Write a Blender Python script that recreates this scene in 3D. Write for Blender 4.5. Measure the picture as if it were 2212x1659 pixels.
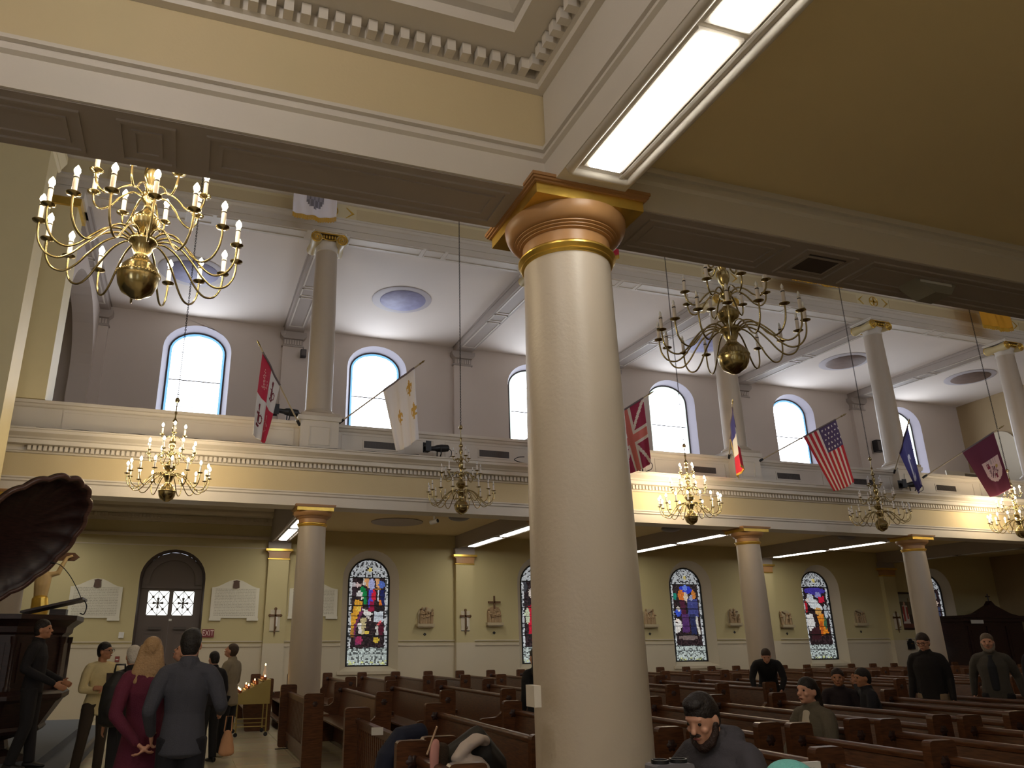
import bpy, bmesh, math, random
import numpy as np
from mathutils import Vector, Matrix
random.seed(7)
for _o in list(bpy.data.objects): bpy.data.objects.remove(_o)
scene = bpy.context.scene
COL = scene.collection
PI = math.pi
# ---------------------------------------------------------------- camera (image frame 2212 x 1659)
CAM_Z = 1.65
FPX, PPX, PPY = 1656.0, 985.0, 841.0
_yaw, _pit, _rol = math.radians(18.85), math.radians(18.4), math.radians(-0.35)
_f = np.array([math.sin(_yaw)*math.cos(_pit), math.cos(_yaw)*math.cos(_pit), math.sin(_pit)])
_r0 = np.array([math.cos(_yaw), -math.sin(_yaw), 0.0]); _u0 = np.cross(_r0, _f)
_R = _r0*math.cos(_rol)+_u0*math.sin(_rol); _U = -_r0*math.sin(_rol)+_u0*math.cos(_rol)
cam_d = bpy.data.cameras.new('camera'); cam = bpy.data.objects.new('camera', cam_d); COL.objects.link(cam)
cam_d.sensor_width = 36.0; cam_d.lens = FPX/2212*36.0
cam_d.shift_x = (1106-PPX)/2212; cam_d.shift_y = (PPY-829.5)/2212
cam_d.clip_start = 0.05; cam_d.clip_end = 200
cam.matrix_world = Matrix(((_R[0], _U[0], -_f[0], 0), (_R[1], _U[1], -_f[1], 0), (_R[2], _U[2], -_f[2], CAM_Z), (0, 0, 0, 1)))
scene.camera = cam
# ---------------------------------------------------------------- world, exposure
W = bpy.data.worlds.new('world'); scene.world = W; W.use_nodes = True
W.node_tree.nodes['Background'].inputs[0].default_value = (0.80, 0.87, 1.0, 1)
W.node_tree.nodes['Background'].inputs[1].default_value = 1.0
scene.view_settings.view_transform = 'Standard'; scene.view_settings.look = 'None'
scene.view_settings.gamma = 1.0; scene.view_settings.use_curve_mapping = False
scene.view_settings.exposure = 0.3
# strengths of the church lights and of one added south window
E_WIN_UP, E_WIN_LOW, E_WIN_S, E_PANEL, E_BULB, E_FLAME = 7.0, 0.5, 5.0, 12.5, 150.0, 60.0

# ---------------------------------------------------------------- pixel -> point helpers
def ray(px, py): return (px-PPX)/FPX*_R-(py-PPY)/FPX*_U+_f
def atY(px, py, Y): d = ray(px, py); p = d*(Y/d[1]); return Vector((p[0], p[1], p[2]+CAM_Z))
def atZ(px, py, z): d = ray(px, py); p = d*((z-CAM_Z)/d[2]); return Vector((p[0], p[1], z))
def atD(px, py, zf): p = ray(px, py)*zf; return Vector((p[0], p[1], p[2]+CAM_Z))

# ---------------------------------------------------------------- materials
def lin(c):
    out = []
    for v in c:
        v = v/255.0
        out.append(v/12.92 if v <= 0.04045 else ((v+0.055)/1.055)**2.4)
    return tuple(out)
MATS = {}
def mat(name, rgb, rough=0.6, metal=0.0, var=0.08, vscale=3.0, bump=0.0, bscale=60.0, coat=0.0, emit=None, estr=0.0, attr=None, alpha=None):
    if name in MATS: return MATS[name]
    m = bpy.data.materials.new(name); m.use_nodes = True
    nt = m.node_tree; b = nt.nodes['Principled BSDF']; L = nt.links.new
    c = lin(rgb)
    b.inputs['Roughness'].default_value = rough; b.inputs['Metallic'].default_value = metal
    b.inputs['Base Color'].default_value = (*c, 1)
    if coat: b.inputs['Coat Weight'].default_value = coat
    tc = nt.nodes.new('ShaderNodeTexCoord')
    if attr:
        a = nt.nodes.new('ShaderNodeVertexColor'); a.layer_name = attr
        L(a.outputs['Color'], b.inputs['Base Color'])
        if estr:
            L(a.outputs['Color'], b.inputs['Emission Color']); b.inputs['Emission Strength'].default_value = estr
    elif var > 0:
        n = nt.nodes.new('ShaderNodeTexNoise'); n.inputs['Scale'].default_value = vscale; n.inputs['Detail'].default_value = 5
        L(tc.outputs['Object'], n.inputs['Vector'])
        mx = nt.nodes.new('ShaderNodeMix'); mx.data_type = 'RGBA'
        mx.inputs['A'].default_value = (*[v*(1-var) for v in c], 1); mx.inputs['B'].default_value = (*[min(1, v*(1+var)) for v in c], 1)
        L(n.outputs['Fac'], mx.inputs['Factor']); L(mx.outputs['Result'], b.inputs['Base Color'])
    if emit is not None:
        b.inputs['Emission Color'].default_value = (*lin(emit), 1); b.inputs['Emission Strength'].default_value = estr
    if bump > 0:
        n2 = nt.nodes.new('ShaderNodeTexNoise'); n2.inputs['Scale'].default_value = bscale; n2.inputs['Detail'].default_value = 4
        L(tc.outputs['Object'], n2.inputs['Vector'])
        bp = nt.nodes.new('ShaderNodeBump'); bp.inputs['Strength'].default_value = bump; bp.inputs['Distance'].default_value = 0.02
        L(n2.outputs['Fac'], bp.inputs['Height']); L(bp.outputs['Normal'], b.inputs['Normal'])
    MATS[name] = m
    return m
def wood(name, rgb, dark, rough=0.32, scale=(1.5, 1.5, 14)):
    if name in MATS: return MATS[name]
    m = bpy.data.materials.new(name); m.use_nodes = True; nt = m.node_tree; b = nt.nodes['Principled BSDF']; L = nt.links.new
    tc = nt.nodes.new('ShaderNodeTexCoord'); mp = nt.nodes.new('ShaderNodeMapping'); mp.inputs['Scale'].default_value = scale
    n = nt.nodes.new('ShaderNodeTexNoise'); n.inputs['Scale'].default_value = 6; n.inputs['Detail'].default_value = 6
    cr = nt.nodes.new('ShaderNodeValToRGB'); cr.color_ramp.elements[0].color = (*lin(dark), 1); cr.color_ramp.elements[1].color = (*lin(rgb), 1)
    cr.color_ramp.elements[0].position = 0.3; cr.color_ramp.elements[1].position = 0.7
    L(tc.outputs['Object'], mp.inputs['Vector']); L(mp.outputs['Vector'], n.inputs['Vector']); L(n.outputs['Fac'], cr.inputs['Fac'])
    L(cr.outputs['Color'], b.inputs['Base Color']); b.inputs['Roughness'].default_value = rough
    bp = nt.nodes.new('ShaderNodeBump'); bp.inputs['Strength'].default_value = 0.08; L(n.outputs['Fac'], bp.inputs['Height']); L(bp.outputs['Normal'], b.inputs['Normal'])
    MATS[name] = m
    return m
def emis(name, rgb, s):
    if name in MATS: return MATS[name]
    m = bpy.data.materials.new(name); m.use_nodes = True; nt = m.node_tree
    for n in list(nt.nodes): nt.nodes.remove(n)
    o = nt.nodes.new('ShaderNodeOutputMaterial'); e = nt.nodes.new('ShaderNodeEmission')
    e.inputs[0].default_value = (*lin(rgb), 1); e.inputs[1].default_value = s
    nt.links.new(e.outputs[0], o.inputs[0]); MATS[name] = m
    return m
def glow_glass(name, attr, s):                # leaded glass with daylight behind it
    return mat(name, (255, 255, 255), 0.25, attr=attr, estr=s, var=0)

M_trim = mat('cream_trim_paint', (210, 202, 190), 0.5, var=0.05, vscale=1.5, bump=0.05)
M_yel = mat('ochre_cream_paint', (204, 186, 146), 0.6, var=0.06, vscale=1.2, bump=0.06)
M_low = mat('warm_yellow_wall_paint', (198, 184, 138), 0.65, var=0.05, vscale=1.0, bump=0.05)
M_dado = mat('dado_cream_paint', (206, 194, 170), 0.6, var=0.05, vscale=1.0, bump=0.05)
M_upw = mat('grey_cream_upper_wall_paint', (200, 187, 176), 0.65, var=0.05, vscale=0.8, bump=0.05)
M_ceil = mat('gallery_ceiling_plaster', (224, 214, 204), 0.7, var=0.04, vscale=0.6, bump=0.04)
M_dceil = mat('aisle_ceiling_plaster', (224, 204, 158), 0.75, var=0.05, vscale=0.6, bump=0.04)
M_soff = mat('soffit_grey', (166, 155, 146), 0.6, var=0.05, vscale=1.0, bump=0.04)
M_col = mat('column_satin_paint', (186, 173, 156), 0.42, var=0.05, vscale=1.5, bump=0.08, bscale=40)
M_gold = mat('gold_leaf', (224, 188, 92), 0.32, metal=0.85, var=0.25, vscale=9, bump=0.1, bscale=25)
M_ocap = mat('ochre_brown_capital_paint', (172, 128, 82), 0.4, var=0.12, vscale=4)
M_brass = mat('polished_brass', (176, 160, 116), 0.22, metal=1.0, var=0.1, vscale=6)
M_dbrass = mat('darkened_brass', (110, 88, 54), 0.35, metal=1.0, var=0.12, vscale=6)
M_black = mat('black_metal', (22, 22, 26), 0.45, var=0.1)
M_iron = mat('dark_chain_metal', (52, 46, 40), 0.5, metal=0.6, var=0.1)
M_wood = wood('oak_pew_wood', (108, 68, 42), (68, 41, 26), 0.3)
M_dwood = wood('dark_mahogany', (60, 34, 30), (30, 17, 16), 0.42)
M_bwood = wood('brown_carved_wood', (120, 84, 52), (80, 54, 34), 0.5)
M_white = mat('white_plastic', (226, 224, 218), 0.4, var=0.02)
M_marb = mat('white_marble', (224, 218, 200), 0.35, var=0.06, vscale=4)
M_grey = mat('dark_grey_paint', (74, 66, 62), 0.45, var=0.05)
M_vent = mat('vent_dark_grille', (88, 82, 80), 0.5, var=0.05)
M_ldark = mat('lead_came', (20, 20, 22), 0.5, var=0.05)
M_panel = emis('light_panel_diffuser', (255, 250, 238), E_PANEL)
M_bulb = emis('lit_bulb', (255, 232, 192), E_BULB)
M_flame = emis('candle_flame', (255, 190, 110), E_FLAME)
M_bulboff = mat('unlit_glass_bulb', (236, 238, 240), 0.15, var=0.02)
M_candle = mat('ivory_candle_sleeve', (226, 218, 212), 0.45, var=0.03)
M_skin = mat('skin_light', (214, 160, 134), 0.5, var=0.05, vscale=20)
M_skin2 = mat('skin_tan', (186, 132, 100), 0.5, var=0.05, vscale=20)
M_rev = mat('shaded_window_reveal_grey', (128, 122, 130), 0.6, var=0.04, vscale=1.0)  # shade put into the grey: keeps reveals beside the bright glass dark
M_carpet = mat('blue_grey_carpet', (104, 108, 116), 0.9, var=0.1, vscale=40, bump=0.2, bscale=300)

# ---------------------------------------------------------------- object helpers
def tag(o, label=None, cat=None, group=None, kind=None):
    if label: o['label'] = label
    if cat: o['category'] = cat
    if group: o['group'] = group
    if kind: o['kind'] = kind
    return o
def thing(name, label, cat, loc=(0, 0, 0), rz=0.0, group=None):
    o = bpy.data.objects.new(name, None); COL.objects.link(o)
    o.location = loc; o.rotation_euler = (0, 0, rz); o.empty_display_size = 0.2
    return tag(o, label, cat, group)
def copy_tree(o, parent=None):
    c = o.copy(); COL.objects.link(c)
    if parent is not None: c.parent = parent
    for ch in o.children: copy_tree(ch, c)
    return c
class MB:
    def __init__(s): s.v = []; s.f = []
    def add(s, vs, fs):
        n = len(s.v); s.v.extend([tuple(v) for v in vs]); s.f.extend([tuple(i+n for i in f) for f in fs]); return s
    def box(s, x0, x1, y0, y1, z0, z1):
        return s.add([(x0, y0, z0), (x1, y0, z0), (x1, y1, z0), (x0, y1, z0), (x0, y0, z1), (x1, y0, z1), (x1, y1, z1), (x0, y1, z1)],
                     [(3, 2, 1, 0), (4, 5, 6, 7), (0, 1, 5, 4), (1, 2, 6, 5), (2, 3, 7, 6), (3, 0, 4, 7)])
    def cbox(s, c, d): return s.box(c[0]-d[0]/2, c[0]+d[0]/2, c[1]-d[1]/2, c[1]+d[1]/2, c[2]-d[2]/2, c[2]+d[2]/2)
    def prism(s, poly, ax, a, b):           # poly 2D in the two other axes (order: x->(y,z), y->(x,z), z->(x,y))
        n = len(poly)
        def P(p, t): return {'x': (t, p[0], p[1]), 'y': (p[0], t, p[1]), 'z': (p[0], p[1], t)}[ax]
        vs = [P(p, a) for p in poly]+[P(p, b) for p in poly]
        fs = [tuple(range(n-1, -1, -1)), tuple(range(n, 2*n))]+[(i, (i+1) % n, n+(i+1) % n, n+i) for i in range(n)]
        return s.add(vs, fs)
    def lathe(s, prof, c=(0, 0, 0), seg=24, ax=None):   # prof list of (r,z)
        M = Matrix.Translation(c) if ax is None else Matrix.Translation(c) @ Vector((0, 0, 1)).rotation_difference(Vector(ax)).to_matrix().to_4x4()
        vs = []; fs = []
        for r, z in prof:
            for k in range(seg):
                a = 2*PI*k/seg; vs.append(M @ Vector((r*math.cos(a), r*math.sin(a), z)))
        m = len(prof)
        for i in range(m-1):
            for k in range(seg):
                k2 = (k+1) % seg; fs.append((i*seg+k, i*seg+k2, (i+1)*seg+k2, (i+1)*seg+k))
        fs.append(tuple(range(seg-1, -1, -1))); fs.append(tuple((m-1)*seg+k for k in range(seg)))
        return s.add(vs, fs)
    def tube(s, pts, r, seg=8, closed=False):
        pts = [Vector(p) for p in pts]; n = len(pts); rs = r if isinstance(r, (list, tuple)) else [r]*n
        up = None; vs = []; fs = []
        for i, p in enumerate(pts):
            if closed: t = (pts[(i+1) % n]-pts[i-1]).normalized()
            else: t = (pts[min(i+1, n-1)]-pts[max(i-1, 0)]).normalized()
            if up is None:
                up = Vector((0, 0, 1)) if abs(t.z) < 0.9 else Vector((1, 0, 0))
            sd = t.cross(up)
            if sd.length < 1e-5: sd = t.orthogonal()
            sd.normalize(); up = sd.cross(t).normalized()
            for k in range(seg):
                a = 2*PI*k/seg; vs.append(p+sd*(rs[i]*math.cos(a))+up*(rs[i]*math.sin(a)))
        for i in range(n if closed else n-1):
            j = (i+1) % n
            for k in range(seg):
                k2 = (k+1) % seg; fs.append((i*seg+k, i*seg+k2, j*seg+k2, j*seg+k))
        if not closed:
            fs.append(tuple(range(seg-1, -1, -1))); fs.append(tuple((n-1)*seg+k for k in range(seg)))
        return s.add(vs, fs)
    def ball(s, c, r, seg=14, rings=8, M=None):
        rr = r if isinstance(r, (list, tuple)) else (r, r, r)
        vs = []; fs = []
        for i in range(1, rings):
            th = PI*i/rings
            for k in range(seg):
                a = 2*PI*k/seg; vs.append((rr[0]*math.sin(th)*math.cos(a), rr[1]*math.sin(th)*math.sin(a), rr[2]*math.cos(th)))
        vs.append((0, 0, rr[2])); vs.append((0, 0, -rr[2])); T = len(vs)-2
        for i in range(rings-2):
            for k in range(seg):
                k2 = (k+1) % seg; fs.append((i*seg+k, (i+1)*seg+k, (i+1)*seg+k2, i*seg+k2))
        for k in range(seg):
            k2 = (k+1) % seg; fs.append((T, k, k2)); fs.append((T+1, (rings-2)*seg+k2, (rings-2)*seg+k))
        vs = [Vector(v) for v in vs]
        if M is not None: vs = [M @ v for v in vs]
        c = Vector(c); return s.add([v+c for v in vs], fs)
    def mesh(s, name, smooth=None):
        me = bpy.data.meshes.new(name); me.from_pydata(s.v, [], s.f); me.update()
        if smooth is not None:
            me.polygons.foreach_set('use_smooth', [True]*len(me.polygons))
            if smooth < 180: me.set_sharp_from_angle(angle=math.radians(smooth))
        return me
    def build(s, name, m, parent=None, smooth=None, world=True):
        if parent is not None and world and parent.type == 'EMPTY':
            L = Vector(parent.location); s.v = [tuple(Vector(v)-L) for v in s.v]
        me = s.mesh(name, smooth); me.materials.append(m)
        o = bpy.data.objects.new(name, me); COL.objects.link(o)
        if parent is not None: o.parent = parent
        return o
def inst(src, name, parent, loc=(0, 0, 0), rz=0.0, scale=None):     # another object on the same mesh
    o = bpy.data.objects.new(name, src if isinstance(src, bpy.types.Mesh) else src.data); COL.objects.link(o)
    o.location = loc; o.rotation_euler = (0, 0, rz)
    if scale: o.scale = scale
    if parent is not None: o.parent = parent
    return o
ORD = ['first', 'second', 'third', 'fourth', 'fifth', 'sixth', 'seventh', 'eighth', 'ninth', 'tenth', 'eleventh', 'twelfth', 'thirteenth', 'fourteenth', 'fifteenth', 'sixteenth', 'seventeenth', 'eighteenth', 'nineteenth', 'twentieth']
def ordw(i): return ORD[i] if i < 20 else ('twenty-'+ORD[i-20])
def arch_pts(cx, hw, zs, rise, n=16):        # from right spring to left spring
    return [(cx+hw*math.cos(PI*k/n), zs+rise*math.sin(PI*k/n)) for k in range(n+1)]
# ================================================================ THE SETTING
XL, XR = -11.0, 28.7
YW, YN = 21.55, -1.9                    # far and near outer walls
FY, NY = 15.85, 3.98                    # column lines
CX = [2.29+5.36*k for k in range(-1, 5)]
NX = [2.12+5.36*k for k in range(-1, 2)]
PX = [2.25+5.29*k for k in range(-1, 5)]
WX = [-0.38+5.21*k for k in range(0, 6)]
def struct(o): o['kind'] = 'structure'; return o

def floor_mat():
    m = bpy.data.materials.new('honed_marble_floor'); m.use_nodes = True; nt = m.node_tree; b = nt.nodes['Principled BSDF']; L = nt.links.new
    tc = nt.nodes.new('ShaderNodeTexCoord'); br = nt.nodes.new('ShaderNodeTexBrick'); br.offset = 0.0
    br.inputs['Scale'].default_value = 1.0; br.inputs['Brick Width'].default_value = 0.9; br.inputs['Row Height'].default_value = 0.9
    br.inputs['Mortar Size'].default_value = 0.004
    br.inputs['Color1'].default_value = (*lin((224, 212, 184)), 1); br.inputs['Color2'].default_value = (*lin((208, 196, 168)), 1); br.inputs['Mortar'].default_value = (*lin((130, 120, 100)), 1)
    n = nt.nodes.new('ShaderNodeTexNoise'); n.inputs['Scale'].default_value = 2.5; n.inputs['Detail'].default_value = 8; n.inputs['Distortion'].default_value = 1.5
    mx = nt.nodes.new('ShaderNodeMix'); mx.data_type = 'RGBA'; mx.blend_type = 'MULTIPLY'; mx.inputs['Factor'].default_value = 0.3
    L(tc.outputs['Object'], br.inputs['Vector']); L(tc.outputs['Object'], n.inputs['Vector'])
    L(br.outputs['Color'], mx.inputs['A']); L(n.outputs['Color'], mx.inputs['B']); L(mx.outputs['Result'], b.inputs['Base Color'])
    b.inputs['Roughness'].default_value = 0.22
    return m
struct(MB().box(XL, XR, YN, YW+0.4, -0.2, 0.0).build('floor', floor_mat()))
# sanctuary steps, blue grey carpet
st = struct(MB().box(XL, -1.26, 4.6, YW-3.2, 0.0, 0.14).build('floor_chancel_step', M_carpet))
MB().box(XL, -1.62, 4.6, YW-3.2, 0.14, 0.26).build('tread', M_carpet, st)
MB().box(-1.30, -1.245, 4.6, YW-3.2, 0.13, 0.15).build('nosing', M_grey, st)

# ---- walls with arched openings
def bay(mb, xa, xb, z0, z1, y, cx, hw, zb, zs, rise, arch=True):
    def q(*pts): mb.add([(p[0], y, p[1]) for p in pts], [tuple(range(len(pts)))])
    if zb > z0: q((xa, z0), (xb, z0), (xb, zb), (xa, zb))
    lo = max(zb, z0); zt = zs if arch else z1
    q((xa, lo), (cx-hw, lo), (cx-hw, zt), (xa, zt)); q((cx+hw, lo), (xb, lo), (xb, zt), (cx+hw, zt))
    if arch:
        A = arch_pts(cx, hw, zs, rise); n = len(A)-1
        T = [(xb+(xa-xb)*k/n, z1) for k in range(n+1)]
        q(A[0], (xb, zs), T[0])
        for k in range(n): q(A[k], T[k], T[k+1], A[k+1])
        q(A[n], T[n], (xa, zs))
def outline(cx, hw, zb, zs, rise, n=16):
    return [(cx+hw, zb)]+arch_pts(cx, hw, zs, rise, n)+[(cx-hw, zb)]
def reveal(mb, o1, y1, o2, y2):
    n = len(o1); vs = [(p[0], y1, p[1]) for p in o1]+[(p[0], y2, p[1]) for p in o2]
    mb.add(vs, [(i, (i+1) % n, n+(i+1) % n, n+i) for i in range(n)])
def edges(i): 
    xs = [XL]+[(WX[k]+WX[k+1])/2 for k in range(5)]+[XR]
    return xs[i], xs[i+1]
UPo = dict(hw=0.92, zb=7.2, zs=9.62, rise=0.74); UPi = dict(hw=0.785, zb=7.2, zs=9.65, rise=0.60)
LOo = dict(hw=0.80, zb=0.98, zs=3.38, rise=0.80); LOi = dict(hw=0.58, zb=1.10, zs=3.38, rise=0.58)
DRo = dict(hw=0.80, zb=0.0, zs=3.30, rise=0.74); DRi = dict(hw=0.74, zb=0.0, zs=3.28, rise=0.70)
w_up, w_lo, w_da, w_rl = MB(), MB(), MB(), MB()
w_ru = MB()
for i, cx in enumerate(WX):
    a, b = edges(i)
    bay(w_up, a, b, 5.3, 10.9, YW, cx, **UPo); reveal(w_ru, outline(cx, **UPo), YW, outline(cx, **UPi), YW+0.32)
    o, n_ = (DRo, DRi) if i == 0 else (LOo, LOi)
    bay(w_lo, a, b, 1.70, 5.3, YW, cx, **o); bay(w_da, a, b, 0.0, 1.70, YW, cx, arch=False, **o)
    if i: reveal(w_rl, outline(cx, **o), YW, outline(cx, **n_), YW+0.30)
wl = struct(w_lo.build('wall_north', M_low)); w_da.build('dado', M_dado, wl); w_rl.build('window_reveals', M_dado, wl, smooth=40)
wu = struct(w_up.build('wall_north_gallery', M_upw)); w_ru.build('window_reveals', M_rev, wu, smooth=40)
# dado rail and sills between openings
dr = struct(MB().build('trim_1', M_dado))
for i in range(6):
    a, b = edges(i); hw = (DRo if i == 0 else LOo)['hw']; cx = WX[i]
    for (x0, x1) in ((a, cx-hw), (cx+hw, b)):
        MB().box(x0, x1, YW-0.035, YW, 1.74, 1.77).box(x0, x1, YW-0.025, YW, 1.62, 1.645).build('dado_rail', M_dado, dr)
    if i: MB().box(cx-0.88, cx+0.88, YW-0.07, YW+0.05, 0.90, 0.98).build('window_sill', M_dado, dr)
# near walls (behind the photographer) with their gallery windows
n_up = MB(); n_lo = MB()
for i, cx in enumerate(WX):
    a, b = edges(i); bay(n_up, a, b, 5.3, 10.9, YN, cx, **UPo); reveal(n_up, outline(cx, **UPo), YN, outline(cx, **UPi), YN-0.32)
struct(n_up.build('wall_south_gallery', M_upw)); 
SWX = [WX[0]-5.21]+WX
sxs = [XL]+[(SWX[k]+SWX[k+1])/2 for k in range(6)]+[XR]
for i, cx in enumerate(SWX):
    a, b = sxs[i], sxs[i+1]; bay(n_lo, a, b, 0.0, 5.3, YN, cx, 0.80, 0.98, 3.38, 0.80); reveal(n_lo, outline(cx, **LOo), YN, outline(cx, **LOi), YN-0.30)
struct(n_lo.build('wall_south', M_low))
struct(MB().box(XL-0.1, XL, YN, YW, 0, 13).build('wall_east', M_low)); struct(MB().box(XR, XR+0.1, YN, YW, 0, 13).build('wall_west', mat('brown_ochre_end_wall_paint', (168, 146, 110), 0.65, var=0.05)))
# west end of the gallery: arched recess and a small cupboard
wr = MB(); O = [(-0.62+20.1, 6.2)]+[(20.1+0.62*math.cos(PI-PI*k/14), 8.6+0.62*math.sin(PI*k/14)) for k in range(15)]+[(20.72, 6.2)]
for k in range(len(O)-1):
    (y0, z0), (y1, z1) = O[k], O[k+1]; wr.add([(XR-0.06, y0, z0), (XR-0.06, y1, z1), (XR, y1, z1), (XR, y0, z0)], [(0, 1, 2, 3)])
tw = struct(wr.build('trim_2', M_upw)); MB().prism([(y, z) for y, z in O], 'x', XR-0.03, XR-0.005).build('recess_panel', M_dado, tw)

# ---- far gallery: slab, aisle ceiling, cross beams
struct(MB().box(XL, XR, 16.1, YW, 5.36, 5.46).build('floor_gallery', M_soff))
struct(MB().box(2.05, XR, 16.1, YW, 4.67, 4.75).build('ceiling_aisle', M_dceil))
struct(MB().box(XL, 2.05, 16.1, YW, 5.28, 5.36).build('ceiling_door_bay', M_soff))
def skewbeam(mb, xa, xb, hw, y0, y1, z0, z1):
    mb.add([(xa-hw, y0, z0), (xa+hw, y0, z0), (xb+hw, y1, z0), (xb-hw, y1, z0), (xa-hw, y0, z1), (xa+hw, y0, z1), (xb+hw, y1, z1), (xb-hw, y1, z1)],
           [(3, 2, 1, 0), (4, 5, 6, 7), (0, 1, 5, 4), (1, 2, 6, 5), (2, 3, 7, 6), (3, 0, 4, 7)])
def lerp(a, b, t): return a+(b-a)*t
for k in range(6):
    xa, xb = CX[k], PX[k]
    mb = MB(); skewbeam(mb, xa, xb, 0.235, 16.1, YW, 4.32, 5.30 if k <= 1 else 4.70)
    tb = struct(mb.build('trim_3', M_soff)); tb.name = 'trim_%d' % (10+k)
    for j in (-1, 1):
        MB().tube([(xa+j*0.205, 16.15, 4.315), (xb+j*0.205, 21.3, 4.315)], 0.028, 8).build('bead', M_soff, tb, smooth=60)
    for j, (ya, yb) in enumerate(((16.75, 18.55), (18.85, 20.85))):  # first beam's panels are added, unseen, to brighten the door bay
        ta, tb_ = (ya-16.1)/(YW-16.1), (yb-16.1)/(YW-16.1); x0, x1 = lerp(xa, xb, ta), lerp(xa, xb, tb_)
        fr = MB(); skewbeam(fr, x0, x1, 0.125, ya-0.03, yb+0.03, 4.300, 4.319)
        lp = fr.build('light_tray', M_grey, tb)
        for s_ in range(2):
            yc0, yc1 = lerp(ya, yb, s_*0.5)+0.01, lerp(ya, yb, s_*0.5+0.5)-0.01
            g = MB(); skewbeam(g, lerp(x0, x1, s_*0.5), lerp(x0, x1, s_*0.5+0.5), 0.10, yc0, yc1, 4.285, 4.2995); g.build('diffuser', M_panel if k < 5 else M_white, lp)
# door bay cornice along the north wall
c = MB(); c.prism([(YW, 4.36), (YW-0.05, 4.36), (YW-0.05, 4.42), (YW-0.03, 4.45), (YW, 4.45)], 'x', XL, 2.02)
c.box(XL, 2.02, YW-0.02, YW, 4.12, 4.15)
c.prism([(YW, 4.74), (YW-0.08, 4.74), (YW-0.08, 4.80), (YW-0.10, 4.80), (YW-0.10, 4.92), (YW-0.30, 4.95), (YW-0.34, 5.02), (YW-0.34, 5.08), (YW-0.44, 5.16), (YW-0.44, 5.2), (YW-0.6, 5.28), (YW, 5.28)], 'x', XL, 2.02)
tc_ = struct(c.build('trim_4', M_dado))
d_ = MB()
for k in range(52): d_.box(-2.7+k*0.09, -2.645+k*0.09, YW-0.16, YW-0.10, 4.83, 4.91)
tag(d_.build('dentils', M_dado, tc_), kind='stuff')
for (y0, z0) in ((16.12, 4.74),):
    struct(MB().prism([(16.1, 4.4), (16.16, 4.4), (16.16, 4.8), (16.35, 4.9), (16.4, 5.05), (16.55, 5.2), (16.55, 5.28), (16.1, 5.28)], 'x', XL, 2.02).build('trim_5', M_soff))

# ---- far gallery front: architrave, frieze, cornice with dentils, parapet
tg = struct(MB().prism([(15.58, 4.32), (15.58, 4.51), (15.55, 4.53), (15.55, 4.565), (15.53, 4.58), (15.53, 4.605), (16.1, 4.605), (16.1, 4.32)], 'x', XL, XR).build('trim_20', M_trim))
MB().box(XL, XR, 15.60, 16.08, 4.60, 5.06).build('frieze', M_yel, tg)
MB().prism([(15.60, 5.04), (15.55, 5.05), (15.55, 5.08), (15.52, 5.08), (15.52, 5.175), (15.34, 5.175), (15.34, 5.255), (15.30, 5.265), (15.28, 5.29), (15.22, 5.32), (15.17, 5.345), (15.17, 5.40), (15.14, 5.405), (15.14, 5.43), (16.1, 5.43), (16.1, 5.04)], 'x', XL, XR).build('cornice', M_trim, tg)
dm = MB().box(-0.028, 0.028, -0.07, 0, -0.045, 0.045).mesh('dentil'); dm.materials.append(M_trim)
k = 0; x = -3.0; ds = MB()
while x < XR:
    if x < 6.5: inst(dm, 'dentil', tg, (x, 15.52, 5.125))
    else: ds.box(x-0.028, x+0.028, 15.45, 15.52, 5.08, 5.17)
    x += 0.0885
tag(ds.build('dentils', M_trim, tg), kind='stuff')
# soffit panels under the far architrave are too dark to see; parapet
tp = struct(MB().box(XL, XR, 15.72, 15.90, 5.40, 6.0).build('trim_21', M_trim))
MB().prism([(15.70, 5.96), (15.68, 5.98), (15.66, 6.02), (15.62, 6.03), (15.62, 6.09), (15.66, 6.10), (15.96, 6.10), (15.96, 5.96)], 'x', XL, XR).build('rail', M_trim, tp)
MB().box(XL, XR, 15.69, 15.93, 5.41, 5.50).build('plinth', M_trim, tp)
def pframe(x0, x1, z0, z1, y, par, m, w=0.018, t=0.014):
    mb = MB(); mb.box(x0, x1, y-t, y, z1-w, z1).box(x0, x1, y-t, y, z0, z0+w).box(x0, x0+w, y-t, y, z0+w, z1-w).box(x1-w, x1, y-t, y, z0+w, z1-w)
    return mb.build('panel_moulding', m, par)
def louvre(xc, z, y, par, w=0.72, h=0.15):
    v = MB().box(xc-w/2-0.03, xc+w/2+0.03, y-0.015, y, z-h/2-0.03, z+h/2+0.03).build('vent_grille', M_trim, par)
    MB().box(xc-w/2, xc+w/2, y-0.018, y-0.014, z-h/2, z+h/2).build('vent_opening', M_vent, v)
    s_ = MB(); n = 30
    for q in range(n): s_.box(xc-w/2+w*(q+0.3)/n, xc-w/2+w*(q+0.6)/n, y-0.024, y-0.017, z-h/2, z+h/2)
    tag(s_.build('louvres', M_grey, v), kind='stuff')
vents = [(822, 959), (1068, 979), (1520, 1013), (1705, 1035), (1868, 1045), (2045, 1057)]
for k in range(6):
    xa = CX[k]+0.5; xb = (CX[k+1]-0.5) if k < 5 else XR-0.3
    for (p, q) in ((xa, xa+(xb-xa)*0.47), (xa+(xb-xa)*0.53, xb)): pframe(p, q, 5.54, 5.92, 15.72, tp, M_trim)
for v in vents:
    p = atY(*v, 15.7); louvre(p.x, 5.72, 15.72, tp)
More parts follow.
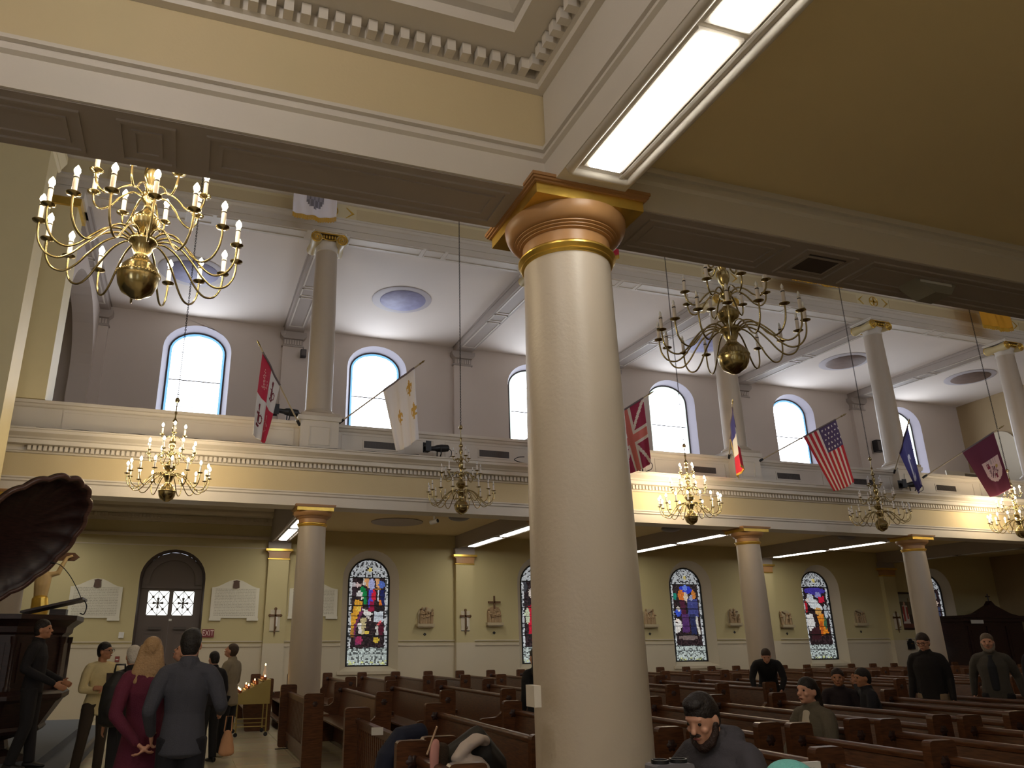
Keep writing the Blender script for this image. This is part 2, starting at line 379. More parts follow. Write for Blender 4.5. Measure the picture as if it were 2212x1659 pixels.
# pedestals that carry the gallery columns
for k in range(1, 6):
    x = CX[k]; pd = MB().box(x-0.40, x+0.40, 15.50, 16.22, 5.42, 6.10).build('pedestal', M_trim, tp)
    MB().prism([(x-0.43, 6.10), (x-0.46, 6.14), (x-0.46, 6.20), (x+0.46, 6.20), (x+0.46, 6.14), (x+0.43, 6.10)], 'y', 15.46, 16.26).build('pedestal_cap', M_trim, pd)
    MB().box(x-0.43, x+0.43, 15.47, 16.25, 5.42, 5.50).build('pedestal_base', M_trim, pd)
    pframe(x-0.22, x+0.22, 5.58, 5.98, 15.50, pd, M_trim)

# ---- gallery ceiling, beams, pilasters
struct(MB().add([(XL, 16.0, 10.75), (XR, 16.0, 10.75), (XR, YW, 10.62), (XL, YW, 10.62), (XL, 16.0, 10.95), (XR, 16.0, 10.95), (XR, YW, 10.95), (XL, YW, 10.95)],
       [(0, 1, 2, 3), (4, 7, 6, 5), (0, 4, 5, 1), (1, 5, 6, 2), (2, 6, 7, 3), (3, 7, 4, 0)]).build('ceiling_gallery', M_ceil))
M_med = mat('lavender_medallion', (150, 150, 186), 0.6, var=0.35, vscale=4); M_med2 = mat('dark_brown_medallion', (112, 92, 82), 0.6, var=0.35, vscale=5)
M_ring = mat('medallion_rim', (186, 180, 184), 0.6, var=0.08)
for i, (q, mm) in enumerate((((415, 587), M_med), ((868, 648), M_med), ((1530, 742), M_med), ((1825, 781), M_med2), ((2095, 815), M_med2))):
    p = atZ(*q, 10.68)
    nm = ['lavender round ceiling medallion behind the lit big chandelier', 'lavender round ceiling medallion above the white flag', 'round ceiling medallion behind the unlit big chandelier', 'dark brown round ceiling medallion above the striped flag', 'dark brown round ceiling medallion nearest the west end'][i]
    t = thing('ceiling_medallion', nm, 'medallion', (p.x, p.y, 10.66), group='gallery ceiling medallions')
    o = MB().lathe([(0.0, 0.012), (0.80, 0.012), (0.82, 0.0), (0.78, -0.012), (0.64, -0.012), (0.0, -0.012)], (0, 0, 0), 40).build('rim', M_ring, t, world=False, smooth=50); o.location.z = 0.015; o.rotation_euler.x = -0.024
    o = MB().lathe([(0.0, 0), (0.63, 0), (0.60, -0.02), (0.0, -0.02)], (0.03, 0, 0), 40).build('disc', mm, t, world=False, smooth=50); o.rotation_euler.x = -0.024
p = atZ(858, 1127, 4.67)
t = thing('ceiling_medallion', 'dark blue round medallion on the aisle ceiling behind the first column', 'medallion', (p.x, p.y, 4.66))
MB().lathe([(0, 0.008), (0.62, 0.008), (0.62, 0), (0, -0.012)], (0, 0, 0), 40).build('disc', mat('slate_blue_medallion', (54, 54, 68), 0.6, var=0.2), t, world=False)
MB().lathe([(0.60, 0.006), (0.67, 0.006), (0.67, -0.012), (0.60, -0.012)], (0, 0, 0), 40).build('rim', M_soff, t, world=False)
for k in range(6):
    xa, xb = CX[k], PX[k]; mb = MB(); skewbeam(mb, xa, xb, 0.27, 16.05, YW, 10.42, 10.80); tb = struct(mb.build('trim_%d' % (30+k), M_soff))
    for j in (-1, 1):
        m2 = MB(); skewbeam(m2, xa+j*0.285, xb+j*0.285, 0.02, 16.05, YW, 10.62, 10.70); m2.build('side_moulding', M_soff, tb)
    for (ya, yb) in ((16.3, 18.2), (18.3, 18.75), (18.85, 20.9)):
        ta, tb2 = (ya-16.05)/(YW-16.05), (yb-16.05)/(YW-16.05); x0, x1 = lerp(xa, xb, ta), lerp(xa, xb, tb2)
        m2 = MB()
        for j in (-1, 1): skewbeam(m2, x0+j*0.19, x1+j*0.19, 0.018, ya, yb, 10.405, 10.42)
        m2.box(x0-0.2, x0+0.2, ya, ya+0.035, 10.405, 10.42).box(x1-0.2, x1+0.2, yb-0.035, yb, 10.405, 10.42); m2.build('panel_moulding', M_trim, tb)
    # gallery wall pilaster
    pl = MB().box(xb-0.29, xb+0.29, YW-0.14, YW, 5.46, 10.02).build('trim_%d' % (40+k), M_upw); struct(pl)
    MB().box(xb-0.32, xb+0.32, YW-0.17, YW, 9.98, 10.02).box(xb-0.28, xb+0.28, YW-0.15, YW, 10.02, 10.20).build('necking', M_soff, pl)
    fl = MB()
    for j in range(7): fl.box(xb-0.25+j*0.075, xb-0.215+j*0.075, YW-0.175, YW-0.15, 10.04, 10.18)
    tag(fl.build('flutes', M_upw, pl), kind='stuff')
    MB().prism([(xb-0.28, 10.20), (xb-0.36, 10.28), (xb-0.38, 10.32), (xb-0.38, 10.42), (xb+0.38, 10.42), (xb+0.38, 10.32), (xb+0.36, 10.28), (xb+0.28, 10.20)], 'y', YW-0.25, YW).build('capital', M_soff, pl)
    # lower wall pilaster with gilded capital
    if k >= 1:
        q = MB().box(xb-0.27, xb+0.27, YW-0.16, YW, 0, 3.84).build('trim_%d' % (50+k), M_low); struct(q)
        MB().box(xb-0.275, xb+0.275, YW-0.165, YW, 0, 1.70).build('dado', M_dado, q)
        MB().box(xb-0.29, xb+0.29, YW-0.18, YW, 3.84, 3.875).build('astragal', M_gold, q)
        MB().prism([(xb-0.27, 3.875), (xb-0.27, 4.0), (xb-0.33, 4.06), (xb+0.33, 4.06), (xb+0.27, 4.0), (xb+0.27, 3.875)], 'y', YW-0.20, YW).build('necking', M_ocap, q)
        MB().box(xb-0.36, xb+0.36, YW-0.24, YW, 4.06, 4.12).build('abacus', M_gold, q)
        MB().prism([(xb-0.30, 4.12), (xb-0.30, 4.32), (xb+0.30, 4.32), (xb+0.30, 4.12)], 'y', YW-0.2, YW).build('block', M_soff, q)

q = atZ(815, 1157, 4.67); struct(MB().box(q.x-0.75, q.x+0.75, q.y-0.05, q.y+0.05, 4.655, 4.668).build('trim_70', M_grey))
# ---- nave entablature above the gallery columns
te = struct(MB().prism([(15.62, 10.60), (15.62, 10.74), (15.595, 10.74), (15.595, 10.88), (15.57, 10.90), (15.55, 10.95), (15.53, 10.96), (15.53, 11.0), (16.1, 11.0), (16.1, 10.60)], 'x', XL, XR).build('trim_60', M_trim))
MB().box(XL, XR, 15.62, 16.1, 11.0, 11.40).build('frieze', mat('pale_frieze_paint', (214, 200, 160), 0.55, var=0.04), te)
MB().prism([(15.62, 11.40), (15.57, 11.41), (15.57, 11.45), (15.54, 11.45), (15.54, 11.55), (15.38, 11.55), (15.38, 11.64), (15.30, 11.70), (15.22, 11.80), (15.22, 11.9), (16.1, 11.9), (16.1, 11.40)], 'x', XL, XR).build('cornice', M_trim, te)
ds = MB(); x = -3
while x < XR: ds.box(x-0.03, x+0.03, 15.47, 15.54, 11.46, 11.545); x += 0.10
tag(ds.build('dentils', M_trim, te), kind='stuff')
for k in range(6):
    xa, xb = CX[k]+0.62, (CX[k+1]-0.62 if k < 5 else XR)
    MB().box(xa, xb, 15.612, 15.62, 11.06, 11.33).build('frieze_panel', M_yel, te)
    for (xx, sg) in ((xa, -1), (xb, 1)):
        MB().prism([(xx+sg*0.24, 11.06), (xx+sg*0.06, 11.195), (xx+sg*0.24, 11.33), (xx+sg*0.26, 11.33), (xx+sg*0.12, 11.195), (xx+sg*0.26, 11.06)], 'y', 15.608, 15.62).build('gilt_chevron', M_gold, te)
    if k >= 1:
        x = CX[k]+0.02; g = MB(); g.tube([(x+0.15*math.cos(2*PI*a/20), 15.608, 11.195+0.15*math.sin(2*PI*a/20)) for a in range(20)], 0.014, 6, closed=True)
        g.box(x-0.11, x+0.11, 15.604, 15.616, 11.17, 11.22).box(x-0.025, x+0.025, 15.604, 15.616, 11.085, 11.305); g.build('gilt_cross_medallion', M_gold, te)
    # soffit panels under the architrave
    xs = [CX[k]+0.45, CX[k]+2.3, CX[k]+2.85, CX[k]+4.9] if k < 5 else []
    for (p, q) in zip(xs[:-1], xs[1:]):
        m2 = MB().box(p+.04, q-.04, 15.68, 15.71, 10.585, 10.60).box(p+.04, q-.04, 16.0, 16.03, 10.585, 10.60).box(p+.04, p+.07, 15.71, 16.0, 10.585, 10.60).box(q-.07, q-.04, 15.71, 16.0, 10.585, 10.60)
        m2.build('soffit_moulding', M_trim, te)
struct(MB().box(XL, XR, YN, YW, 13.0, 13.1).build('ceiling_nave', M_ceil))
struct(MB().box(XL, XR, 15.75, 15.85, 11.9, 13.0).build('wall_nave_north', M_trim)); struct(MB().box(XL, XR, 3.72, 4.24, 10.6, 13.0).build('wall_nave_south', M_trim))

# ---- near gallery (above the photographer)
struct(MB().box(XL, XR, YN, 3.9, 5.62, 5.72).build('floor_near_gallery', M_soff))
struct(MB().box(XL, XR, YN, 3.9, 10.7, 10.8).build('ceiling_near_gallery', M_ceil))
struct(MB().box(XL, XR, 4.05, 4.2, 5.43, 6.1).build('trim_61', M_trim))
tn = struct(MB().prism([(3.725, 4.32), (3.725, 4.515), (3.70, 4.53), (3.70, 4.55), (3.735, 4.565), (3.735, 4.60), (3.71, 4.605), (3.71, 4.63), (3.745, 4.64), (4.24, 4.64), (4.24, 4.32)], 'x', XL, XR).build('trim_62', M_trim))
MB().box(XL, 1.9, 3.745, 4.2, 4.63, 5.62).build('frieze', M_yel, tn)
MB().box(1.9, XR, 3.735, 4.2, 4.60, 5.62).build('beam_side', M_trim, tn)
MB().prism([(4.2, 4.64), (4.24, 4.64), (4.24, 5.05), (4.6, 5.3), (4.7, 5.43), (4.2, 5.43)], 'x', XL, XR).build('nave_cornice', M_trim, tn)
COR = [(0.0, 5.045), (-0.05, 5.05), (-0.06, 5.08), (-0.085, 5.09), (-0.085, 5.175), (-0.33, 5.175), (-0.33, 5.255), (-0.30, 5.26), (-0.28, 5.30), (-0.34, 5.31), (-0.42, 5.36), (-0.42, 5.40), (-0.46, 5.42), (-0.46, 5.50), (0.0, 5.50)]
def mitre(prof, ax, f0, g0, start):            # cornice run that ends in a 45 degree inner corner
    n = len(prof)
    if ax == 'x': vs = [(start, f0+a, z) for a, z in prof]+[(g0+a, f0+a, z) for a, z in prof]
    else: vs = [(f0+a, start, z) for a, z in prof]+[(f0+a, g0+a, z) for a, z in prof]
    return MB().add(vs, [(i, (i+1) % n, n+(i+1) % n, n+i) for i in range(n)]+[tuple(range(n))])
mitre(COR, 'x', 3.745, 1.885, -3.0).build('cornice', M_trim, tn)
struct(MB().box(-3.1, 1.9, YN, 3.745, 5.50, 5.6).build('ceiling_near_bay', M_soff))
struct(MB().box(-3.1, 1.9, YN, 3.745, 5.56, 5.62).build('ceiling_near_bay_upper', M_soff))
# cross beam over the photographer with its fluorescent panels
tx = struct(MB().prism([(1.87, 4.32), (1.87, 4.515), (1.845, 4.53), (1.845, 4.55), (1.88, 4.565), (1.88, 4.60), (1.855, 4.605), (1.855, 4.63), (1.885, 4.64), (1.885, 5.62), (2.33, 5.62), (2.33, 4.66), (2.345, 4.62), (2.345, 4.32)], 'y', YN, 3.73).build('trim_63', M_trim))
mitre(COR, 'y', 1.885, 3.745, YN).build('cornice', M_trim, tx)
dn = MB().box(-0.027, 0.027, -0.075, 0, -0.04, 0.04).mesh('dentil'); dn.materials.append(M_trim)
x = 1.70
while x > -2.9: inst(dn, 'dentil', tn, (x, 3.66, 5.132)); x -= 0.098
y = 3.56
while y > 1.4: inst(dn, 'dentil', tx, (1.80, y, 5.132), -PI/2); y -= 0.098
for k in range(3):
    y1 = 3.37-k*1.15; y0 = y1-1.07
    if k == 2: y0 = YN+0.5
    tray = MB().box(1.955, 2.205, y0-0.02, y1+0.02, 4.300, 4.319).build('light_tray', M_trim, tx)
    MB().box(1.98, 2.18, y0, y1, 4.285, 4.2995).build('diffuser', M_panel, tray)
MB().tube([(1.905, YN, 4.318), (1.905, 3.46, 4.318), (1.925, 3.48, 4.318), (2.29, 3.48, 4.318), (2.31, 3.46, 4.318), (2.31, YN, 4.318)], 0.03, 10).build('bead', M_trim, tx, smooth=60)
for xx in (2.235,): MB().box(xx-0.01, xx+0.01, YN, 3.48, 4.305, 4.32).build('fillet', M_trim, tx)
# plain ceilings of the bays west of it, next cross beam
struct(MB().box(2.33, XR, YN, 3.74, 4.67, 4.76).build('ceiling_near_aisle', M_dceil))
struct(MB().box(7.25, 7.72, YN, 3.73, 4.32, 4.7).build('trim_64', M_soff))
struct(MB().box(XL, -3.0, YN, 3.745, 4.67, 5.62).build('ceiling_near_east', M_dceil))
MB().box(XL, XR, 3.74, 4.225, 4.312, 4.3201).build('soffit_dark_sheet', M_soff, tn)  # separate thin sheet over the beam's underside, darker than its trim
# panels on the underside of the near arcade beam
for (p, q) in ((-1.6, -0.78), (-0.60, -0.30), (-0.14, 1.66), (2.66, 3.8), (3.95, 4.42), (4.56, 6.9)):
    for ins, hh in ((0.0, 0.014), (0.07, 0.010)):
        m2 = MB(); a, b, c0, c1 = p+ins, q-ins, 3.80+ins, 4.17-ins
        m2.box(a, b, c0, c0+.022, 4.312-hh, 4.312).box(a, b, c1-.022, c1, 4.312-hh, 4.312).box(a, a+.022, c0+.022, c1-.022, 4.312-hh, 4.312).box(b-.022, b, c0+.022, c1-.022, 4.312-hh, 4.312)
        m2.build('soffit_moulding', M_soff, tn)
MB().box(4.03, 4.36, 3.86, 4.11, 4.306, 4.312).build('soffit_vent', M_grey, tn)

# added globe lamp above the frame, made up to light the near beam
t = thing('added_globe_lamp', 'added white globe lamp out of view, lighting the near bay', 'lamp', (-0.6, 1.15, 5.36))
MB().ball((0, 0, 0), 0.13, 20, 12).build('globe', emis('added_lamp_glow', (255, 246, 238), 98.0), t, world=False, smooth=180)
MB().lathe([(0.08, 0.11), (0.09, 0.13), (0.05, 0.14), (0.02, 0.14)], seg=16).build('canopy', M_brass, t, world=False, smooth=40)
# ================================================================ WINDOWS, DOOR, COLUMNS
def colored(name, verts, faces, cols, material, parent=None, smooth=False):
    me = bpy.data.meshes.new(name); me.from_pydata([tuple(v) for v in verts], [], faces); me.update()
    at = me.color_attributes.new(name='col', type='FLOAT_COLOR', domain='CORNER')
    buf = []
    for f, c in zip(faces, cols): buf.extend((*c, 1.0)*len(f))
    at.data.foreach_set('color', buf); me.materials.append(material)
    if smooth: me.polygons.foreach_set('use_smooth', [True]*len(me.polygons))
    o = bpy.data.objects.new(name, me); COL.objects.link(o)
    if parent is not None: o.parent = parent
    return o
M_day = emis('daylit_obscure_glass', (236, 243, 255), E_WIN_UP)
M_dayb = emis('daylit_blue_border_glass', (120, 178, 236), 1.3)
M_dayt = emis('daylit_tinted_border_glass', (206, 226, 220), 1.6)
def hwz(z, hw, zs, rise): return hw if z <= zs else hw*math.sqrt(max(0.0, 1-((z-zs)/rise)**2))
def slice_poly(cx, z0, z1, hw, zs, rise, n=10):
    zz = [z0+(z1-z0)*k/n for k in range(n+1)] if z1 > zs else [z0, z1]
    return [(cx+hwz(z, hw, zs, rise), z) for z in zz]+[(cx-hwz(z, hw, zs, rise), z) for z in reversed(zz)]
def ring_strip(mb, o1, o2, y0, y1):
    n = len(o1); vs = [(p[0], y0, p[1]) for p in o1]+[(p[0], y0, p[1]) for p in o2]+[(p[0], y1, p[1]) for p in o1]+[(p[0], y1, p[1]) for p in o2]
    fs = []
    for i in range(n-1):
        fs += [(i, i+1, n+i+1, n+i), (2*n+i, 3*n+i, 3*n+i+1, 2*n+i+1), (i, 2*n+i, 2*n+i+1, i+1), (n+i, n+i+1, 3*n+i+1, 3*n+i)]
    mb.add(vs, fs)
def upper_window(n, cx, y, sgn):
    I = dict(hw=UPi['hw'], zs=UPi['zs'], rise=UPi['rise'])
    ww = MB(); ring_strip(ww, outline(cx, 0.785, 7.2, 9.65, 0.60), outline(cx, 0.75, 7.2, 9.65, 0.565), y-0.02*sgn, y+0.03*sgn)
    w = struct(ww.build('window_%d' % n, M_grey))
    levels = [7.2, 7.62, 8.0, 8.36, 8.78, 9.62, 10.22]
    for a, b in zip(levels[:-1], levels[1:]):
        pl = slice_poly(cx, a+0.006, b-0.006, 0.69, 9.65, 0.505)
        MB().prism(pl, 'y', y, y+0.012*sgn).build('pane', M_day, w)
    for a in levels[1:-1]:
        r = 0.011 if a in (8.36, 9.62) and False else (0.014 if a in (8.78,) else 0.007)
        MB().box(cx-0.69, cx+0.69, y-0.012*sgn if sgn > 0 else y, y if sgn > 0 else y+0.012, a-r, a+r).build('saddle_bar', M_grey, w)
    bs = MB(); ring_strip(bs, outline(cx, 0.75, 7.2, 9.65, 0.565), outline(cx, 0.69, 7.2, 9.65, 0.505), y, y+0.012*sgn)
    bs.build('border_glass', M_dayb if n in (1, 2, 5) else M_dayt, w)
    return w
for i, cx in enumerate(WX): upper_window(i+1, cx, YW+0.32, 1)
for i, cx in enumerate(WX): upper_window(i+11, cx, YN-0.32, -1)

# ---- stained glass of the aisle windows (figures drawn as areas of coloured glass)
def E_(x, y, rx, ry, c): return ('e', x, y, rx, ry, c)
def P_(c, *pts): return ('p', pts, c)
ST1 = [P_((24, 20, 22), (250, 430), (330, 340), (340, 430)), E_(208, 480, 26, 34, (206, 200, 206)), E_(255, 490, 24, 34, (230, 205, 205)), E_(298, 490, 16, 26, (190, 160, 150)),
       E_(200, 590, 38, 70, (58, 44, 52)), P_((20, 134, 72), (280, 530), (345, 515), (400, 600), (392, 760), (352, 760), (325, 620)), E_(345, 445, 24, 48, (226, 220, 214)),
       P_((232, 172, 118), (350, 392), (420, 392), (405, 520), (375, 500)), P_((234, 176, 122), (505, 392), (575, 392), (560, 540), (520, 500)), E_(458, 470, 44, 86, (176, 182, 230)),
       P_((88, 76, 206), (410, 545), (500, 545), (485, 800), (412, 830)), E_(490, 640, 30, 78, (222, 38, 62)), P_((156, 26, 66), (440, 715), (512, 715), (500, 862), (420, 862)),
       E_(602, 480, 48, 62, (94, 124, 214)), P_((34, 40, 96), (575, 560), (645, 560), (645, 770), (600, 770)), E_(585, 735, 28, 48, (228, 122, 42)), P_((220, 226, 232), (538, 560), (562, 560), (556, 720), (536, 720)), E_(545, 548, 46, 16, (160, 110, 50)),
       E_(285, 612, 40, 46, (226, 224, 224)), E_(320, 668, 22, 34, (238, 216, 212)),
       P_((226, 166, 52), (225, 690), (332, 720), (326, 810), (272, 900), (222, 1080), (168, 1080), (186, 900), (212, 780)), E_(285, 815, 38, 46, (242, 204, 84)),
       P_((122, 52, 92), (328, 790), (342, 880), (262, 1020), (242, 1180), (300, 1310), (250, 1310), (212, 1090), (280, 900)),
       P_((200, 186, 140), (305, 950), (392, 950), (372, 1160), (330, 1170)), P_((236, 232, 224), (270, 1020), (318, 1030), (332, 1165), (292, 1172)), P_((236, 234, 230), (335, 815), (430, 850), (490, 890), (440, 935), (350, 905)), P_((234, 226, 220), (395, 930), (440, 920), (474, 970), (450, 985)),
       E_(402, 1150, 40, 30, (232, 204, 86)), P_((208, 218, 228), (505, 862), (640, 862), (640, 985), (585, 1015), (522, 995), (488, 1015)), P_((232, 100, 104), (540, 1045), (612, 965), (606, 1010), (560, 1052)), E_(604, 1105, 44, 80, (92, 30, 48)), P_((196, 194, 188), (530, 1050), (560, 1050), (556, 1200), (534, 1200)),
       E_(540, 1250, 46, 42, (206, 178, 64)), E_(298, 1250, 46, 62, (164, 52, 96)), E_(192, 1150, 36, 66, (176, 124, 52))]
ST2 = [E_(200, 470, 40, 80, (70, 72, 80)), E_(300, 560, 44, 70, (226, 214, 204)), E_(420, 520, 50, 110, (206, 210, 216)), E_(540, 500, 46, 90, (116, 124, 130)), P_((200, 30, 56), (240, 760), (360, 720), (380, 1000), (330, 1180), (250, 1180)),
       P_((232, 230, 226), (360, 720), (470, 740), (450, 1000), (390, 1100)), E_(230, 900, 40, 120, (196, 206, 178)), P_((66, 70, 96), (480, 700), (620, 700), (610, 1180), (500, 1180)), E_(560, 640, 40, 50, (230, 206, 190)), E_(330, 660, 30, 40, (232, 206, 196)), P_((186, 34, 48), (300, 1180), (420, 1180), (400, 1300), (290, 1300))]
ST3 = [E_(420, 470, 120, 70, (46, 66, 214)), E_(420, 440, 50, 50, (110, 140, 240)), E_(330, 560, 60, 90, (222, 122, 50)), E_(420, 590, 40, 80, (232, 214, 190)), E_(560, 560, 44, 90, (220, 138, 62)), E_(215, 580, 36, 60, (26, 140, 120)),
       P_((86, 36, 62), (300, 640), (400, 640), (400, 860), (290, 860)), P_((70, 76, 140), (430, 620), (640, 620), (630, 900), (440, 900)), E_(520, 600, 34, 50, (170, 176, 210)), E_(250, 830, 60, 70, (60, 90, 210)), E_(260, 780, 34, 36, (236, 226, 214)), P_((88, 52, 110), (310, 860), (440, 860), (430, 1160), (300, 1160)),
       P_((46, 52, 92), (450, 860), (560, 860), (560, 1180), (470, 1180)), P_((226, 224, 216), (560, 900), (600, 900), (630, 1200), (590, 1200)), P_((236, 232, 228), (160, 1020), (280, 960), (300, 1060), (220, 1160), (160, 1160)), E_(220, 960, 34, 30, (240, 226, 216)), E_(400, 1230, 180, 40, (128, 112, 110))]
ST4 = [E_(420, 450, 230, 60, (74, 62, 168)), E_(480, 520, 60, 60, (150, 150, 210)), E_(300, 560, 70, 60, (214, 220, 230)), P_((208, 32, 66), (470, 560), (600, 540), (600, 640), (480, 660)), P_((226, 232, 236), (220, 620), (420, 590), (560, 760), (480, 800), (300, 740)), E_(250, 610, 40, 40, (236, 226, 220)), E_(190, 720, 40, 90, (190, 34, 50)), E_(440, 800, 70, 70, (222, 170, 96)),
       P_((232, 230, 228), (180, 860), (300, 840), (340, 1000), (300, 1120), (190, 1120)), P_((232, 142, 44), (400, 880), (540, 840), (600, 1160), (440, 1200), (420, 1000)), P_((196, 96, 36), (440, 960), (500, 960), (480, 1200), (430, 1200)), P_((62, 32, 38), (240, 1080), (410, 1050), (410, 1280), (220, 1280)), E_(600, 800, 40, 120, (196, 206, 214)), E_(560, 1000, 30, 100, (70, 110, 80))]
def inpoly(x, y, pts):
    c = False; n = len(pts); j = n-1
    for i in range(n):
        xi, yi = pts[i]; xj, yj = pts[j]
        if (yi > y) != (yj > y) and x < (xj-xi)*(y-yi)/(yj-yi)+xi: c = not c
        j = i
    return c
def paint(shapes, u, v, rnd):
    x = 135+u*560; y = 1600-v*1480
    if y > 1360:                                   # ornamental predella
        return (92, 98, 98) if rnd < 0.28 else ((208, 216, 150) if y > 1530 and rnd > 0.8 else (196, 208, 206))
    if y < 385:                                    # canopy of white scrollwork
        if ((x-430)/34)**2+((y-270)/34)**2 < 1: return (224, 206, 120)
        return (58, 58, 62) if rnd < 0.30 else (198, 203, 208)
    if u < 0.085 or u > 0.915: return (70, 74, 78) if rnd < 0.25 else (208, 212, 216)
    c = (40, 30, 34) if rnd < 0.7 else (62, 46, 50)
    for s in shapes:
        if s[0] == 'e':
            if ((x-s[1])/s[3])**2+((y-s[2])/s[4])**2 < 1: c = s[5]
        elif inpoly(x, y, s[1]): c = s[2]
    return c
M_stain = glow_glass('stained_glass', 'col', E_WIN_LOW)
def stained(n, cx, shapes, seed):
    rg = random.Random(seed); y = YW+0.30; hw, zb, zs, rise = LOi['hw'], LOi['zb'], LOi['zs'], LOi['rise']; H = zs+rise-zb
    f = MB(); ring_strip(f, outline(cx, 0.60, 1.08, 3.38, 0.60), outline(cx, 0.555, 1.13, 3.38, 0.555), y-0.03, y+0.02)
    w = struct(f.build('window_%d' % n, M_ldark))
    MB().prism(slice_poly(cx, zb, zs+rise-0.001, hw, zs, rise, 14), 'y', y+0.012, y+0.02).build('lead_backing', M_ldark, w)
    nx, ny = 26, 72; G = {}
    for j in range(ny+1):
        for i in range(nx+1):
            ju = 0 if i in (0, nx) else rg.uniform(-0.36, 0.36); jv = 0 if j in (0, ny) else rg.uniform(-0.36, 0.36)
            G[i, j] = ((i+ju)/nx, (j+jv)/ny)
    vs = []; fs = []; cs = []
    for j in range(ny):
        for i in range(nx):
            q = [G[i, j], G[i+1, j], G[i+1, j+1], G[i, j+1]]; cu = sum(p[0] for p in q)/4; cv = sum(p[1] for p in q)/4
            P = []
            for p in q:
                uu, vv = cu+(p[0]-cu)*0.93, cv+(p[1]-cv)*0.92
                z = zb+vv*H; P.append((cx+(uu-0.5)*2*hwz(z, hw*0.96, zs, rise*0.99), y+rg.uniform(0.004, 0.008), z))
            k = len(vs); vs += P; fs.append((k, k+1, k+2, k+3)); b = rg.uniform(0.7, 1.05)
            sy = random.Random(int(abs(cu-0.5)*nx*1.0+0.25)*977+j*31+seed).random() if (cv > 0.82 or cv < 0.165) else rg.random()
            cs.append(tuple(v*b for v in lin(paint(shapes, cu, cv, sy))))
    tag(colored('glass_pieces', vs, fs, cs, M_stain, w), kind='stuff')
    for vz in (0.11, 0.163, 0.276, 0.37, 0.46, 0.555, 0.64, 0.82):
        th = 0.014 if vz in (0.276, 0.555, 0.82) else 0.007; z = zb+vz*H; h2 = hwz(z, hw, zs, rise)
        MB().box(cx-h2, cx+h2, y-0.012, y+0.004, z-th, z+th).build('saddle_bar', M_ldark, w)
    MB().box(cx-hw, cx+hw, y-0.02, y+0.01, zb-0.02, zb+0.03).build('bottom_rail', M_ldark, w)
for i, s in enumerate((ST1, ST2, ST3, ST4, ST2)): stained(21+i, WX[i+1], s, 40+i)

M_dayM = emis('daylit_obscure_aisle_glass', (236, 240, 250), 0.8)
M_dayN = emis('daylit_tinted_glass', (200, 196, 190), 0.3)
M_dayS = emis('added_window_glow', (236, 240, 250), E_WIN_S)
for i, cx in enumerate(SWX):          # aisle windows behind the photographer; first one added to light the near bay
    f = MB(); ring_strip(f, outline(cx, 0.60, 1.08, 3.38, 0.60), outline(cx, 0.555, 1.13, 3.38, 0.555), YN-0.33, YN-0.28); w = struct(f.build('window_%d' % (31+i), M_ldark))
    for a, b in ((1.13, 1.9), (1.92, 2.65), (2.67, 3.36), (3.38, 3.92)): MB().prism(slice_poly(cx, a, b, 0.55, 3.38, 0.55), 'y', YN-0.315, YN-0.30).build('pane', M_dayS if i == 0 else (M_dayM if i == 1 else M_dayN), w)
# ---- double door in the arched doorway
cx = WX[0]; y = YW+0.22
M_door = mat('grey_brown_door_paint', (92, 80, 74), 0.45, var=0.05)
rv = MB(); reveal(rv, outline(cx, **DRo), YW, outline(cx, **DRi), y)
dd = struct(rv.build('door_1', M_door, smooth=40))
MB().prism(slice_poly(cx, 3.10, 3.97, 0.74, 3.28, 0.70, 12), 'y', y, y+0.05).build('tympanum', M_door, dd)
ar = MB(); ring_strip(ar, outline(cx, 0.72, 3.16, 3.28, 0.68), outline(cx, 0.56, 3.16, 3.28, 0.50), y-0.05, y); ar.build('arch_moulding', M_door, dd)
MB().box(cx-0.74, cx+0.74, y-0.06, y+0.05, 3.06, 3.13).build('transom', M_door, dd)
pA, pB, pC, pD = atY(312, 1268, y), atY(363, 1330, y), atY(366, 1268, y), atY(416, 1330, y)
gx = [(cx-0.56, cx-0.05), (cx+0.05, cx+0.56)]; g0, g1 = 2.40, 3.00
M_dayd = emis('daylit_door_glass', (250, 252, 246), 1.5)
